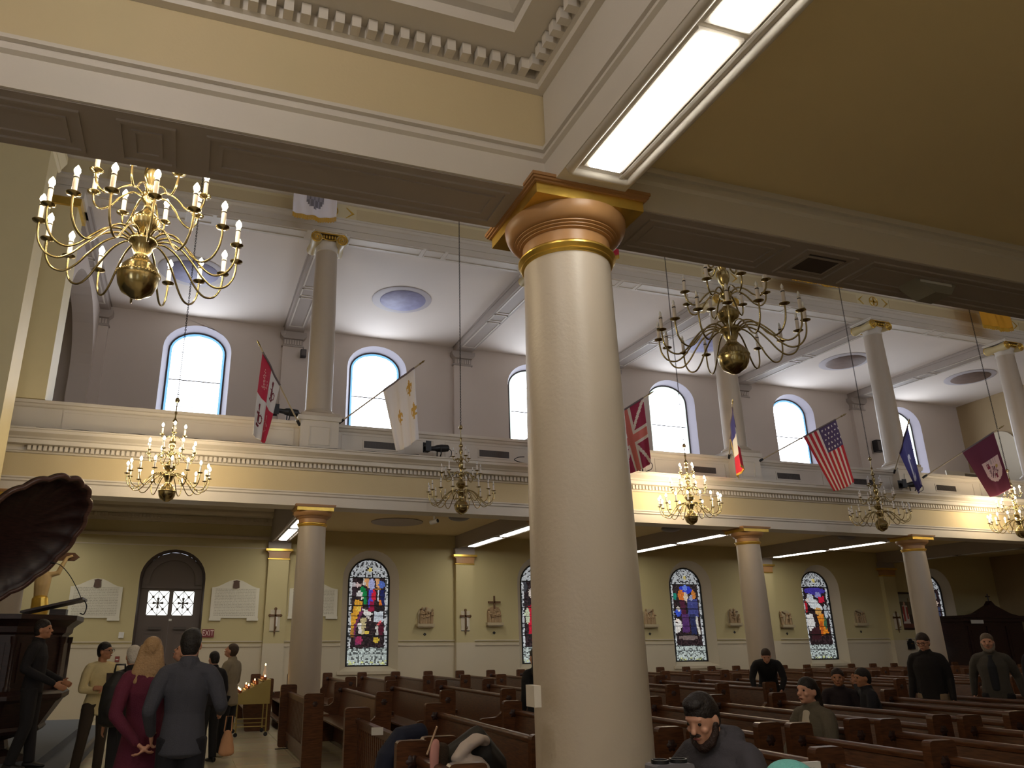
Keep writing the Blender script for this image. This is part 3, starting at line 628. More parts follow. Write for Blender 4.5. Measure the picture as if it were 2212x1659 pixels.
for s_, (a, b) in enumerate(gx):
    lf = MB()
    x0, x1 = (cx-0.74, cx-0.0005) if s_ == 0 else (cx+0.0005, cx+0.74)
    lf.box(x0, a, y, y+0.05, 0, 3.06).box(b, x1, y, y+0.05, 0, 3.06).box(a, b, y, y+0.05, g1, 3.06).box(a, b, y, y+0.05, 0, g0)
    lf.box(x0+0.12, x1-0.12, y-0.015, y, 1.15, 1.20).box(x0+0.12, x1-0.12, y-0.015, y, 1.95, 2.0).box(x0+0.12, x0+0.16, y-0.015, y, 1.2, 1.95).box(x1-0.16, x1-0.12, y-0.015, y, 1.2, 1.95)
    leaf = lf.build('door_leaf', M_door, dd)
    MB().box(a, b, y+0.025, y+0.035, g0, g1).build('pane', M_dayd, leaf)
    t_ = MB(); mx, mz = (a+b)/2, (g0+g1)/2; r = 0.009
    t_.box(mx-0.006, mx+0.006, y+0.005, y+0.02, g0, g1).box(a, b, y+0.005, y+0.02, mz-0.006, mz+0.006)
    for (xa, xb) in ((a, mx), (mx, b)):
        for (za, zb) in ((g0, mz), (mz, g1)):
            t_.tube([(xa, y+0.012, za), (xb, y+0.012, zb)], r, 6).tube([(xa, y+0.012, zb), (xb, y+0.012, za)], r, 6)
            t_.cbox(((xa+xb)/2, y+0.01, (za+zb)/2), (0.06, 0.02, 0.06))
    t_.build('tracery', M_grey, leaf)
    cr = MB()
    for k in range(4):
        a_ = k*PI/2; c_, s2 = math.cos(a_), math.sin(a_)
        cr.prism([(mx+c_*p-s2*q, mz+s2*p+c_*q) for p, q in ((0.02, -0.012), (0.13, -0.035), (0.13, 0.035), (0.02, 0.012))], 'y', y-0.008, y+0.012)
    cr.cbox((mx, y, mz), (0.06, 0.025, 0.06)); cr.build('cross_boss', M_grey, leaf)
    MB().box(mx-0.17, mx+0.14, y-0.09, y, 2.05, 2.12).build('door_closer', M_grey, leaf)
MB().box(cx+0.0, cx+0.07, y-0.012, y, 2.26, 2.31).build('notice', M_white, dd)
p = atY(262, 1372, YW)
tag(MB().box(p.x-0.06, p.x+0.06, YW-0.05, YW, p.z-0.07, p.z+0.07).build('wall_speaker', M_white), 'small white square speaker box on wall left of the door', 'speaker')
p = atY(449, 1368, YW)
ex = thing('exit_sign', 'red EXIT sign with white letters right of the grey door', 'sign', (p.x, YW-0.03, p.z))
MB().box(-0.15, 0.15, -0.02, 0.03, -0.10, 0.10).build('sign_box', mat('exit_sign_red', (120, 40, 44), 0.4, var=0.03), ex, world=False)
def text(body, size, m, parent, loc, rot=(PI/2, 0, 0), ext=0.004, name='lettering', xs=1.0):
    cu = bpy.data.curves.new(name, 'FONT'); cu.body = body; cu.size = size; cu.align_x = 'CENTER'; cu.align_y = 'CENTER'; cu.extrude = ext; cu.resolution_u = 3
    o = bpy.data.objects.new(name, cu); COL.objects.link(o)
    dg = bpy.context.evaluated_depsgraph_get(); me = bpy.data.meshes.new_from_object(o.evaluated_get(dg))
    bpy.data.objects.remove(o); me.materials.append(m)
    o = bpy.data.objects.new(name, me); COL.objects.link(o); o.parent = parent; o.location = loc; o.rotation_euler = rot; o.scale = (xs, 1, 1)
    return o
text('EXIT', 0.19, mat('exit_letter_white', (240, 214, 206), 0.4, var=0.02), ex, (0, -0.022, 0.0), name='lettering', xs=0.72)

# ---- columns
def ring_profile(): pass
def make_doric(label, x, y, grp):
    t = thing('column', label, 'column', (x, y, 0), group=grp)
    MB().cbox((0, 0, 0.06), (0.80, 0.80, 0.12)).build('plinth', M_col, t, world=False)
    MB().lathe([(0.38, 0.12), (0.40, 0.15), (0.39, 0.19), (0.35, 0.22), (0.33, 0.26)], seg=40).build('base_torus', M_col, t, world=False, smooth=40)
    pr = [(0.318, 0.26), (0.312, 0.8), (0.308, 1.6), (0.300, 2.4), (0.289, 3.1), (0.280, 3.6), (0.276, 3.94)]
    MB().lathe(pr, seg=48).build('shaft', M_col, t, world=False, smooth=40)
    MB().lathe([(0.276, 3.93), (0.29, 3.935), (0.297, 3.945), (0.29, 3.955), (0.298, 3.962), (0.312, 3.975), (0.312, 3.985), (0.298, 4.0), (0.285, 4.004)], seg=48).build('astragal', M_gold, t, world=False, smooth=40)
    MB().lathe([(0.280, 4.0), (0.280, 4.085)], seg=48).build('necking', M_ocap, t, world=False, smooth=40)
    pr = []
    for k in range(3): r = 0.288+k*0.016; z = 4.083+k*0.014; pr += [(r, z), (r+0.012, z+0.004), (r+0.012, z+0.010), (r, z+0.012)]
    MB().lathe(pr, seg=48).build('annulets', M_ocap, t, world=False, smooth=40)
    pr = [(0.325, 4.124)]+[(0.325+0.068*math.sin(PI/2*k/7), 4.124+0.098*(1-math.cos(PI/2*k/7))) for k in range(1, 8)]
    MB().lathe(pr, seg=48).build('echinus', M_ocap, t, world=False, smooth=40)
    MB().cbox((0, 0, 4.258), (0.735, 0.735, 0.072)).build('abacus', M_gold, t, world=False)
    a = MB(); 
    for w_, z0, z1 in ((0.77, 4.292, 4.306), (0.795, 4.306, 4.322), (0.81, 4.322, 4.342)): a.cbox((0, 0, (z0+z1)/2), (w_, w_, z1-z0))
    a.build('abacus_cap', M_ocap, t, world=False)
    return t
cl = ['cream aisle column behind the pulpit canopy, mostly hidden', 'cream lower column left of the nearest stained window, gilded capital', 'cream lower column hidden behind the big foreground column',
      'cream lower column behind the man leaning over a pew', 'cream lower column standing left of the framed painting', 'cream lower column nearest the west wall']
for k in range(6): make_doric(cl[k], CX[k], FY, 'columns under the far gallery')
NEARCOL = make_doric('large foreground cream column with gilded square capital, in front of the pews', NX[1], NY, 'columns under the near gallery')
make_doric('near gallery column left of the frame', NX[0], NY, 'columns under the near gallery'); make_doric('near gallery column right of the frame', NX[2], NY, 'columns under the near gallery')

def spiral(mb, cx_, cz_, y, sgn, r0=0.128, turns=2.2, n=44):
    pts = []; rs = []
    for k in range(n+1):
        t = k/n; a = PI/2+sgn*(-2*PI*turns*t); r = r0*(1-0.86*t); pts.append((cx_+r*math.cos(a), y, cz_+r*math.sin(a))); rs.append(0.018*(1-0.5*t)+0.004)
    mb.tube(pts, rs, 6); mb.ball((cx_, y, cz_), 0.024, 10, 6)
_ion = None
def make_ionic(label, x, y):
    t = thing('gallery_column', label, 'column', (x, y, 6.20), group='gallery columns')
    global _ion
    if _ion is None:
        z0 = 6.20
        L = []
        L.append(('plinth', MB().cbox((0, 0, 0.03), (0.80, 0.80, 0.06)), M_col, None))
        L.append(('base_torus', MB().lathe([(0.37, 0.06), (0.385, 0.09), (0.37, 0.125), (0.325, 0.14), (0.32, 0.17), (0.30, 0.18)], seg=40), M_col, 40))
        L.append(('shaft', MB().lathe([(0.285, 0.18), (0.282, 1.0), (0.276, 1.8), (0.266, 2.6), (0.252, 3.4), (0.242, 3.98)], seg=40), M_col, 40))
        L.append(('necking', MB().lathe([(0.242, 3.96), (0.262, 3.97), (0.262, 3.99), (0.245, 4.0), (0.245, 4.1), (0.29, 4.16), (0.29, 4.2)], seg=40), M_trim, 40))
        bl = MB()
        for sx in (-1, 1):
            prof = [(0.13, -0.335), (0.13, -0.25), (0.10, -0.08), (0.10, 0.08), (0.13, 0.25), (0.13, 0.335)]
            bl.lathe(prof, (sx*0.285, 0, 4.20), 20, ax=(0, 1, 0))
        L.append(('volute_baluster', bl, mat('pale_gilt_paint', (196, 178, 130), .45, var=.1), 40))
        ch = MB().cbox((0, 0, 4.245), (0.60, 0.62, 0.13)); L.append(('echinus_block', ch, M_dbrass, None))
        sp = MB()
        for yy in (-0.34, 0.34):
            spiral(sp, -0.285, 4.20, yy, -1); spiral(sp, 0.285, 4.20, yy, 1)
            sp.box(-0.30, 0.30, yy-0.012, yy+0.012, 4.305, 4.33)
            sp.tube([(-0.2, yy, 4.20), (-0.1, yy, 4.165), (0, yy, 4.155), (0.1, yy, 4.165), (0.2, yy, 4.20)], 0.012, 6)
        L.append(('gilt_volutes', sp, M_gold, 60))
        eg = MB()
        for yy in (-0.32, 0.32):
            for k in range(5): eg.ball((-0.13+k*0.065, yy, 4.245), (0.022, 0.02, 0.045), 8, 6)
        L.append(('gilt_eggs', eg, M_gold, 60))
        ab = MB().cbox((0, 0, 4.345), (0.70, 0.72, 0.03)).cbox((0, 0, 4.375), (0.76, 0.78, 0.04)); L.append(('abacus', ab, M_trim, None))
        _ion = [(n_, mb.mesh(n_, sm), m) for n_, mb, m, sm in L]
        for n_, me, m in _ion: me.materials.append(m)
    for n_, me, m in _ion: inst(me, n_, t)
    return t
il = ['cream gallery column with gilt scrolled capital between the two leftmost flags', 'cream gallery column hidden behind the foreground column', 'cream gallery column behind the unlit big chandelier',
      'cream gallery column behind the plain blue flag', 'cream gallery column at the right edge above the maroon flag']
for k in range(1, 6): make_ionic(il[k-1], CX[k], FY)

# ---- chancel pier at the left and the gallery anta beyond it
t = thing('chancel_pier', 'tall square cream pier at the left edge rising through the gallery', 'pier', (-3.46, 13.65, 0))
M_pier = mat('pier_yellow_cream_paint', (222, 208, 164), .55, var=.04)
MB().box(-3.86, -3.05, 13.3, 14.0, 0, 10.12).build('shaft', M_pier, t)
MB().box(-3.92, -2.99, 13.24, 14.06, 0, 0.35).build('base', M_col, t)
MB().prism([(-3.86, 10.1), (-3.90, 10.13), (-3.90, 10.18), (-3.98, 10.32), (-3.98, 10.44), (-2.93, 10.44), (-2.93, 10.32), (-3.01, 10.18), (-3.01, 10.13), (-3.05, 10.1)], 'y', 13.18, 14.12).build('capital', M_pier, t)
MB().box(-3.92, -2.99, 13.2, 14.1, 10.44, 13.0).build('upper_block', M_trim, t)
t = thing('gallery_anta', 'square cream gallery pier beside the left edge above the parapet', 'pier', (-3.2, 15.95, 6.1))
MB().box(-3.5, -2.90, 15.58, 16.30, 6.10, 10.25).build('shaft', M_pier, t)
MB().box(-3.56, -2.84, 15.52, 16.36, 10.25, 10.42).build('capital', M_gold, t); MB().box(-3.6, -2.80, 15.5, 16.4, 10.42, 10.6).build('abacus', M_trim, t)
aw = MB(); A = [(18.95+2.25*math.cos(PI*k/20), 8.5+1.65*math.sin(PI*k/20)) for k in range(21)]
for k in range(20):
    (ya, za), (yb, zb) = A[k], A[k+1]; t0 = YW+(16.42-YW)*k/20; t1 = YW+(16.42-YW)*(k+1)/20
    aw.add([(-3.0, ya, za), (-3.0, t0, 10.7), (-3.0, t1, 10.7), (-3.0, yb, zb)], [(0, 1, 2, 3)])
    aw.add([(-3.0, ya, za), (-3.0, yb, zb), (-3.5, yb, zb), (-3.5, ya, za)], [(0, 1, 2, 3)])
aw.add([(-3.0, 21.2, 5.4), (-3.0, YW, 5.4), (-3.0, YW, 10.7), (-3.0, 21.2, 8.5), (-3.5, 21.2, 5.4), (-3.5, 21.2, 8.5)], [(0, 1, 2, 3), (0, 3, 5, 4)])
aw.add([(-3.0, 16.42, 5.4), (-3.0, 16.7, 5.4), (-3.0, 16.7, 8.5), (-3.0, 16.42, 10.7), (-3.5, 16.7, 5.4), (-3.5, 16.7, 8.5)], [(0, 1, 2, 3), (1, 2, 5, 4)])
struct(aw.build('wall_gallery_arch', M_upw, smooth=40))
# ================================================================ CHANDELIERS
S = 1.33
STEM = [(0.0, -.128), (.012, -.125), (.03, -.12), (.045, -.108), (.08, -.086), (.100, -.045), (.107, -.01), (.107, .0), (.110, .004), (.110, .012), (.106, .016), (.098, .045), (.07, .08), (.045, .098), (.036, .13), (.05, .16), (.055, .19), (.072, .20), (.077, .215), (.070, .23), (.03, .24), (.025, .265), (.032, .272), (.055, .288), (.073, .31), (.076, .332), (.079, .336), (.078, .342), (.066, .36), (.04, .385), (.022, .41), (.02, .45), (.04, .47), (.046, .50), (.04, .512), (.02, .52), (.018, .555), (.026, .575), (.038, .60), (.044, .635), (.041, .67), (.02, .688), (.03, .71), (.034, .73), (.02, .745), (.014, .79), (.028, .83), (.03, .86), (.014, .90), (.012, .91), (.030, .922), (.033, .945), (.02, .968), (.01, .99), (.012, 1.04), (.02, 1.06), (.008, 1.08), (.007, 1.2), (.024, 1.208), (.033, 1.235), (.022, 1.262), (.006, 1.275)]
m_stem = MB().lathe([(r*S, z*S) for r, z in STEM], seg=28).mesh('stem', 50); m_stem.materials.append(M_brass)
bd = MB()
for (rr, zz, n, br) in ((.1085, .012, 40, .0075), (.078, .338, 32, .006), (.05, .097, 24, .006), (.04, .284, 20, .005)):
    for k in range(n): bd.ball((rr*S*math.cos(2*PI*k/n), rr*S*math.sin(2*PI*k/n), zz*S), br*S*0.8, 6, 4)
m_bead = bd.mesh('beading', 180); m_bead.materials.append(M_brass)
def smooth_pts(P, n=4):
    out = []
    for i in range(len(P)-1):
        p0 = P[max(i-1, 0)]; p1 = P[i]; p2 = P[i+1]; p3 = P[min(i+2, len(P)-1)]
        for k in range(n):
            t = k/n; out.append(tuple(0.5*((2*b)+(-a+c)*t+(2*a-5*b+4*c-d)*t*t+(-a+3*b-3*c+d)*t**3) for a, b, c, d in zip(p0, p1, p2, p3)))
    return out+[P[-1]]
TIERS = [(16, [(.06, .212), (.12, .238), (.20, .21), (.27, .14), (.33, .065), (.39, .025), (.45, .04), (.488, .095), (.5, .16), (.5, .205)]),
         (8, [(.035, .492), (.09, .52), (.15, .487), (.20, .43), (.25, .408), (.288, .44), (.3, .485), (.3, .505)]),
         (4, [(.025, .72), (.06, .738), (.09, .705), (.115, .692), (.137, .715), (.14, .75)])]
m_arm = []
for n, P in TIERS:
    me = MB().tube(smooth_pts([(r*S, 0, z*S) for r, z in P], 4), 0.0062*S, 7).mesh('arm', 180); me.materials.append(M_brass); m_arm.append((n, P[-1][0]*S, P[-1][1]*S, me))
m_pan = MB().lathe([(0.004, -0.012), (0.012, -0.008), (0.045, 0.004), (0.047, 0.009), (0.04, 0.007), (0.014, 0.002), (0.016, 0.02), (0.0, 0.02)], seg=16).mesh('drip_pan', 60); m_pan.materials.append(M_brass)
m_sle = MB().lathe([(0.0165, 0.0), (0.0165, 0.125), (0.013, 0.13), (0.0, 0.13)], seg=10).mesh('candle_sleeve', 50); m_sle.materials.append(M_candle)
m_col = MB().lathe([(0.0172, 0.0), (0.0172, 0.010), (0.0, 0.010)], seg=10).mesh('socket_ring', 50); m_col.materials.append(M_black)
BP = [(0.008, 0.0), (0.016, 0.012), (0.0215, 0.026), (0.019, 0.042), (0.010, 0.058), (0.0025, 0.070), (0.0, 0.071)]
m_bon = MB().lathe(BP, seg=10).mesh('bulb', 180); m_bon.materials.append(M_bulb)
m_bof = MB().lathe([(r*0.62, z*0.8) for r, z in BP], seg=10).mesh('bulb', 180); m_bof.materials.append(M_bulboff)
ch = MB(); zc = 1.275*S
while zc < 8.95:
    k = int(round(zc/0.036)); pts = []
    for a in range(8):
        c_, s_ = math.cos(2*PI*a/8)*0.013, math.sin(2*PI*a/8)*0.026
        pts.append((c_, 0, zc+s_) if len(ch.v)//32 % 2 == 0 else (0, c_, zc+s_))
    ch.tube(pts, 0.0045, 4, closed=True); zc += 0.036
m_chain = ch.mesh('chain', 180); m_chain.materials.append(M_iron)
CHZ = 4.20
def chandelier(label, x, y, lit, rz, z=CHZ):
    t = thing('chandelier', label, 'chandelier', (x, y, z), rz, group='brass candle chandeliers')
    inst(m_stem, 'stem', t); tag(inst(m_bead, 'beading', t), kind='stuff'); c = inst(m_chain, 'chain', t)
    c.scale = (1, 1, 1)
    for ti, (n, r, zz, me) in enumerate(m_arm):
        for k in range(n):
            a = inst(me, 'arm', t, rz=2*PI*(k+0.5*(ti == 1))/n)
            inst(m_pan, 'drip_pan', a, (r, 0, zz)); inst(m_sle, 'candle_sleeve', a, (r, 0, zz+0.018)); inst(m_col, 'socket_ring', a, (r, 0, zz+0.118))
            inst(m_bon if lit else m_bof, 'bulb', a, (r, 0, zz+0.146))
    return t
chandelier('large lit brass chandelier at upper left, nearest to the camera', -0.545, 5.38, True, 0.15, 4.14)
chandelier('large unlit brass chandelier hanging right of the foreground column', 4.70, 5.6, False, 0.1, 4.22)
chandelier('small lit brass chandelier in front of the leftmost gallery frieze', -0.49, 13.85, True, 0.07, 4.14)
chandelier('unlit brass chandelier in front of the gallery left of the foreground column', 5.05, 14.5, False, 0.2, 4.28)
chandelier('lit brass chandelier in front of the gallery below the crossed red flag', 10.47, 14.5, True, 0.12, 4.30)
chandelier('unlit brass chandelier in front of the gallery below the striped flag', 15.94, 14.5, False, 0.05, 4.37)
chandelier('lit brass chandelier cut by the right edge of the picture', 20.7, 14.5, True, 0.3, 4.38)

# ================================================================ FLAGS AND BANNERS
M_cloth = mat('flag_cloth', (255, 255, 255), 0.75, attr='col', var=0)
M_pole = mat('flag_pole_wood', (176, 160, 132), 0.4, var=0.1)
def star(u, v, cu, cv, r): 
    d = math.hypot(u-cu, v-cv); a = math.atan2(v-cv, u-cu); return d < r*(0.55+0.45*math.cos(5*a/1.0)*0.9)
def fleur(u, v, cu, cv, s):
    x, y = (u-cu)/s, (v-cv)/s
    if (x/0.28)**2+((y+0.25)/0.75)**2 < 1: return True
    for sg in (-1, 1):
        dx, dy = x*sg-0.45, y+0.15
        if (dx/0.32)**2+(dy/0.42)**2 < 1 and not ((dx-0.02)/0.14)**2+((dy-0.22)/0.26)**2 < 1: return True
    return abs(y-0.32) < 0.1 and abs(x) < 0.6 or (abs(x) < 0.16 and 0.3 < y < 0.8)
def lion(u, v, cu, cv, s):
    x, y = (u-cu)/s, (v-cv)/s
    return (x/0.22)**2+(y/0.7)**2 < 1 or ((x-0.1)/0.25)**2+((y+0.75)/0.25)**2 < 1 or (abs(y-0.6) < 0.09 and abs(x) < 0.5) or (abs(y+0.2) < 0.08 and -0.1 < x < 0.6) or abs(math.hypot(x+0.55, y-0.1)-0.3) < 0.07
WH, RD, NB = (232, 226, 222), (206, 44, 74), (46, 44, 112)
def f_castile(a, b):
    if (a > 0.5) == (b < 0.5):
        if (lion(a, b, 0.75, 0.27, 0.16) or lion(a, b, 0.25, 0.75, 0.16)) and int(a*60+b*40) % 3 == 0: return (240, 200, 190)
        return RD
    if lion(a, b, 0.26, 0.26, 0.17) or lion(a, b, 0.76, 0.74, 0.17): return (120, 30, 44)
    return WH
def f_fleur(a, b):
    for c in ((0.80, 0.24), (0.40, 0.55), (0.92, 0.60)):
        if fleur(a, b, c[0], c[1], 0.13): return (206, 164, 84)
    return (236, 232, 236)
def f_spain(a, b): return (204, 40, 60) if a < 0.28 or a > 0.72 else (232, 190, 70)
def f_union(a, b):
    x, y = a-0.5, (b-0.5)*1.25
    if abs(x) < 0.095 or abs(y) < 0.085: return (224, 126, 118)
    if abs(x) < 0.15 or abs(y) < 0.135: return (238, 226, 216)
    for sg in (-1, 1):
        d = abs(y-sg*x*1.25)/1.6
        if d < 0.035: return (238, 226, 216)
    return (168, 50, 84)
def f_france(a, b):
    if a < 0.06 or b > 0.975: return (206, 166, 70)
    return (58, 48, 118) if b < 0.34 else ((236, 230, 214) if b < 0.66 else (208, 40, 64))
def f_usa(a, b):
    if a > 0.46 and b < 0.40:
        for i in range(5):
            for j in range(5):
                if math.hypot((a-(0.54+i*0.1+(j % 2)*0.05))*1.0, (b-(0.06+j*0.075))*1.2) < 0.018: return (238, 232, 232)
        return (88, 70, 110)
    return (196, 44, 60) if int(a*13) % 2 == 0 else (236, 222, 214)
def f_blue(a, b):
    x, y = a-0.52, b-0.56
    if abs(math.hypot(x, y*0.8)-0.17) < 0.03 and x < 0.1 or (abs(x+0.02) < 0.05 and abs(y) < 0.2): return (214, 214, 230)
    return (56, 50, 128)
def f_maroon(a, b):
    x, y = (a-0.62)/0.30, (b-0.575)/0.20
    inside = abs(x) < 1 and -1 < y < 0.0 or (y >= 0 and abs(x) < math.sqrt(max(0, 1-y*y)) and y < 1)
    if inside:
        if x < -0.62 or (y > 0 and (math.hypot(x, y) > 0.72) and x < 0.35): return (240, 206, 204)
        if math.hypot((x+0.1)/0.55, (y-0.15)/0.5) < 1 and int((x*1.3+y)*9) % 3 == 0: return (110, 60, 74)
        if (x > -0.6 and y < -0.55 and x < 0.6 and int(x*9) % 2 == 0): return (206, 176, 172)
        if math.hypot(x-0.45, y+0.2) < 0.16: return (206, 168, 96)
        if -0.6 < x < -0.25 and -0.8 < y < -0.3 or (0.0 < x < 0.28 and 0.35 < y < 0.75): return (150, 50, 74)
        return (238, 204, 200)
    return (112, 44, 70)
def flag(label, base, tip, h0, h1, H0, H1, B0, B1, fn, folds=5, amp=0.035, fr=None):
    # base/tip: points of the staff; H0,H1: staff points where the cloth starts/ends; B0,B1: the cloth's lower corners
    t = thing('flag', label, 'flag', tuple(base), group='flags on slanting staffs')
    d = (tip-base).normalized()
    MB().tube([base, tip], 0.016, 8).build('staff', M_pole, t, smooth=60)
    MB().lathe([(0.0, 0.16), (0.022, 0.09), (0.012, 0.05), (0.02, 0.03), (0.016, 0.0), (0.0, -0.01)][::-1], tuple(tip), 10, ax=tuple(d)).build('finial', M_brass, t, smooth=60)
    MB().lathe([(0.03, -0.03), (0.03, 0.10), (0.018, 0.11), (0.0, 0.11)], tuple(base), 10, ax=tuple(d)).build('socket', M_black, t, smooth=60)
    nu, nv = 46, 64; vs = []; fs = []; cs = []
    nrm = (H1-H0).cross(B0-H0).normalized()
    def at(a, b, off=0.0):
        p = (H0*(1-a)+H1*a)*(1-b)+(B0*(1-a)+B1*a)*b
        w = math.sin(a*PI*folds+b*1.5+base.x)*amp*(0.25+0.75*b)+math.sin(a*PI*folds*2.3+b*3)*amp*0.35*b
        return p+nrm*(w+off)+Vector((0, 0, -0.04*math.sin(a*PI)*b))
    for j in range(nv+1):
        for i in range(nu+1): vs.append(at(i/nu, j/nv))
    for j in range(nv):
        for i in range(nu):
            k = j*(nu+1)+i; fs.append((k, k+1, k+nu+2, k+nu+1)); cs.append(lin(fn((i+0.5)/nu, (j+0.5)/nv)))
    n = len(vs)
    L = Vector(t.location); vs = [v-L for v in vs]
    o = colored('cloth', vs, fs, cs, M_cloth, t, smooth=True)
    sm = o.modifiers.new('thickness', 'SOLIDIFY'); sm.thickness = 0.004
    if fr:
        MB().tube([at(i/20, 1.0) for i in range(21)], 0.012, 5).build('fringe', M_gold, t, smooth=60)
    sl = MB(); sl.tube([at(i/12, 0.0)*0.999+Vector((0, 0, 0.004)) for i in range(13)], 0.02, 7); sl.build('sleeve', mat('flag_sleeve', (120, 108, 110), 0.7, var=0.05), t, smooth=60)
    return t, at
def pole_pt(base, tip, s): return base+(tip-base)*s
def mkflag(label, bpx, tpx, s0, s1, b0, b1, fn, yb=15.52, yt=14.1, **kw):
    base = bpx if isinstance(bpx, Vector) else atY(*bpx, yb); tip = tpx if isinstance(tpx, Vector) else atY(*tpx, yt)
    H0, H1 = pole_pt(base, tip, s0), pole_pt(base, tip, s1)
    B0 = b0 if isinstance(b0, Vector) else atY(*b0, H0.y+0.02); B1 = b1 if isinstance(b1, Vector) else atY(*b1, H1.y+0.02)
    return flag(label, base, tip, s0, s1, H0, H1, B0, B1, fn, **kw)
mkflag('red and white quartered flag with lions, leftmost on the gallery', (646, 916), (562, 748), 0.52, 0.93, (573, 957), (547, 936), f_castile, folds=3)
mkflag('white flag with golden lily emblems on a slanting staff', (735, 912), (906, 787), 0.55, 0.94, (857, 975), (903, 948), f_fleur, folds=5)
mkflag('red and yellow flag just visible left of the foreground column', Vector((7.22, 15.52, 6.0)), Vector((6.62, 14.1, 7.0)), 0.5, 0.94, Vector((6.95, 14.8, 5.2)), Vector((6.62, 14.2, 5.0)), f_spain, folds=3)
mkflag('dark pink flag with crossed white and salmon stripes beside the foreground column', Vector((8.08, 15.52, 6.05)), (1400, 853), 0.45, 0.94, (1355, 1024), (1407, 1000), f_union, folds=4)
mkflag('narrow blue white and red flag with gold fringe', (1575, 988), (1582, 872), 0.36, 0.94, (1592, 1034), (1606, 1004), f_france, folds=3, amp=0.05, fr=True)
mkflag('flag with red and white stripes and starred dark canton', (1640, 996), (1816, 900), 0.55, 0.94, (1801, 1061), (1846, 1041), f_usa, folds=4, amp=0.025)
mkflag('plain blue flag with a pale emblem in front of a gallery column', (1932, 1020), (1962, 914), 0.40, 0.94, (1983, 1067), (1990, 1044), f_blue, folds=3)
fm, fat = mkflag('maroon flag with a pale shield crest, rightmost on the gallery', (1995, 1031), (2158, 926), 0.52, 0.93, (2139, 1074), (2184, 1054), f_maroon, folds=3, amp=0.02)
# motto on the ribbon of the maroon flag's crest
cu = bpy.data.curves.new('motto', 'FONT'); cu.body = 'UNION JUSTICE CONFIDENCE'; cu.size = 1.0; cu.resolution_u = 2; cu.align_x = 'LEFT'; cu.align_y = 'CENTER'
o = bpy.data.objects.new('motto', cu); COL.objects.link(o); me = bpy.data.meshes.new_from_object(o.evaluated_get(bpy.context.evaluated_depsgraph_get())); bpy.data.objects.remove(o)
xm = max(v.co.x for v in me.vertices); path = [(0.62-0.81*0.30, 0.575-0.19), (0.62-0.81*0.30, 0.575-0.02)]+[(0.62+0.30*0.85*math.cos(a), 0.575+0.20*0.85*math.sin(a)) for a in [PI-0.2-k*0.14 for k in range(13)]]
ln = [0.0]
for p, q in zip(path[:-1], path[1:]): ln.append(ln[-1]+math.hypot((q[0]-p[0])*0.8, (q[1]-p[1])*1.6))
for v in me.vertices:
    s_ = v.co.x/xm*ln[-1]; i = max(j for j in range(len(ln)-1) if ln[j] <= s_+1e-9); f_ = (s_-ln[i])/(ln[i+1]-ln[i])
    (a0, b0), (a1, b1) = path[i], path[i+1]; da, db = (a1-a0), (b1-b0); l_ = math.hypot(da*0.8, db*1.6)
    na, nb = db*1.6/l_/0.8, -da*0.8/l_/1.6; h_ = v.co.y*ln[-1]/xm*1.0
    v.co = fat(a0+da*f_+na*h_, b0+db*f_+nb*h_, 0.006)-Vector(fm.location)
me.materials.append(mat('dark_maroon_lettering', (70, 30, 44), 0.6, var=0)); o = bpy.data.objects.new('motto_lettering', me); COL.objects.link(o); o.parent = fm

def banner(label, x0, x1, y, zb, zt, col, emblem=None):
    t = thing('hanging_banner', label, 'banner', ((x0+x1)/2, y, zb), group='banners hung from the nave cornice')
    nu, nv = 30, 26; vs = []; fs = []; cs = []
    for j in range(nv+1):
        for i in range(nu+1):
            a, b = i/nu, j/nv; vs.append((x0+(x1-x0)*a-(x0+x1)/2, 0.03*math.sin(a*11)*(1-b*0.5)+0.02*math.sin(a*23+b*4), (zt-zb)*b-0.05*math.sin(a*PI)*(1-b)))
    for j in range(nv):
        for i in range(nu):
            k = j*(nu+1)+i; fs.append((k, k+1, k+nu+2, k+nu+1)); a, b = (i+.5)/nu, (j+.5)/nv
            c = col
            if emblem and ((a-0.5)/0.2)**2+((b-0.30)/0.17)**2 < 1: c = emblem if (int(a*40)+int(b*40)) % 2 else tuple(int(v*0.8) for v in emblem)
            cs.append(lin(c))
    o = colored('cloth', vs, fs, cs, M_cloth, t, smooth=True); sm = o.modifiers.new('thickness', 'SOLIDIFY'); sm.thickness = 0.004
    f = MB(); n = 46
    for i in range(n):
        a = (i+0.5)/n; x = x0+(x1-x0)*a-(x0+x1)/2; yy = 0.03*math.sin(a*11)+0.02*math.sin(a*23); z = -0.05*math.sin(a*PI); w = (x1-x0)/n*0.42
        f.box(x-w, x+w, yy-0.006, yy+0.006, z-0.10+0.012*math.sin(i*2.3), z+0.01)
    tag(f.build('gold_fringe', mat('gold_fringe', (206, 160, 48), 0.5, var=0.15, vscale=30), t, world=False), kind='stuff')
    MB().tube([(x0-0.05-(x0+x1)/2, 0, zt-zb), (x1+0.05-(x0+x1)/2, 0, zt-zb)], 0.02, 8).build('rod', M_brass, t, world=False)
    MB().tube([(0, 0, zt-zb), (0, 15.30-y, zt-zb-0.25)], 0.014, 8).build('bracket', M_iron, t, world=False)
banner('white hanging banner with gold fringe above the leftmost gallery column', 1.36, 2.30, 14.8, 10.52, 11.95, (236, 230, 236), (150, 146, 156))
banner('red hanging banner just showing right of the foreground capital', 8.35, 9.33, 14.8, 10.78, 12.2, (186, 34, 58))
banner('orange gold banner with fringe beneath the dark soffit', 14.62, 16.6, 14.8, 11.08, 12.3, (186, 128, 52))
banner('yellow gold banner at the right near the last gallery column', 21.55, 22.75, 14.8, 10.58, 12.0, (222, 160, 40))

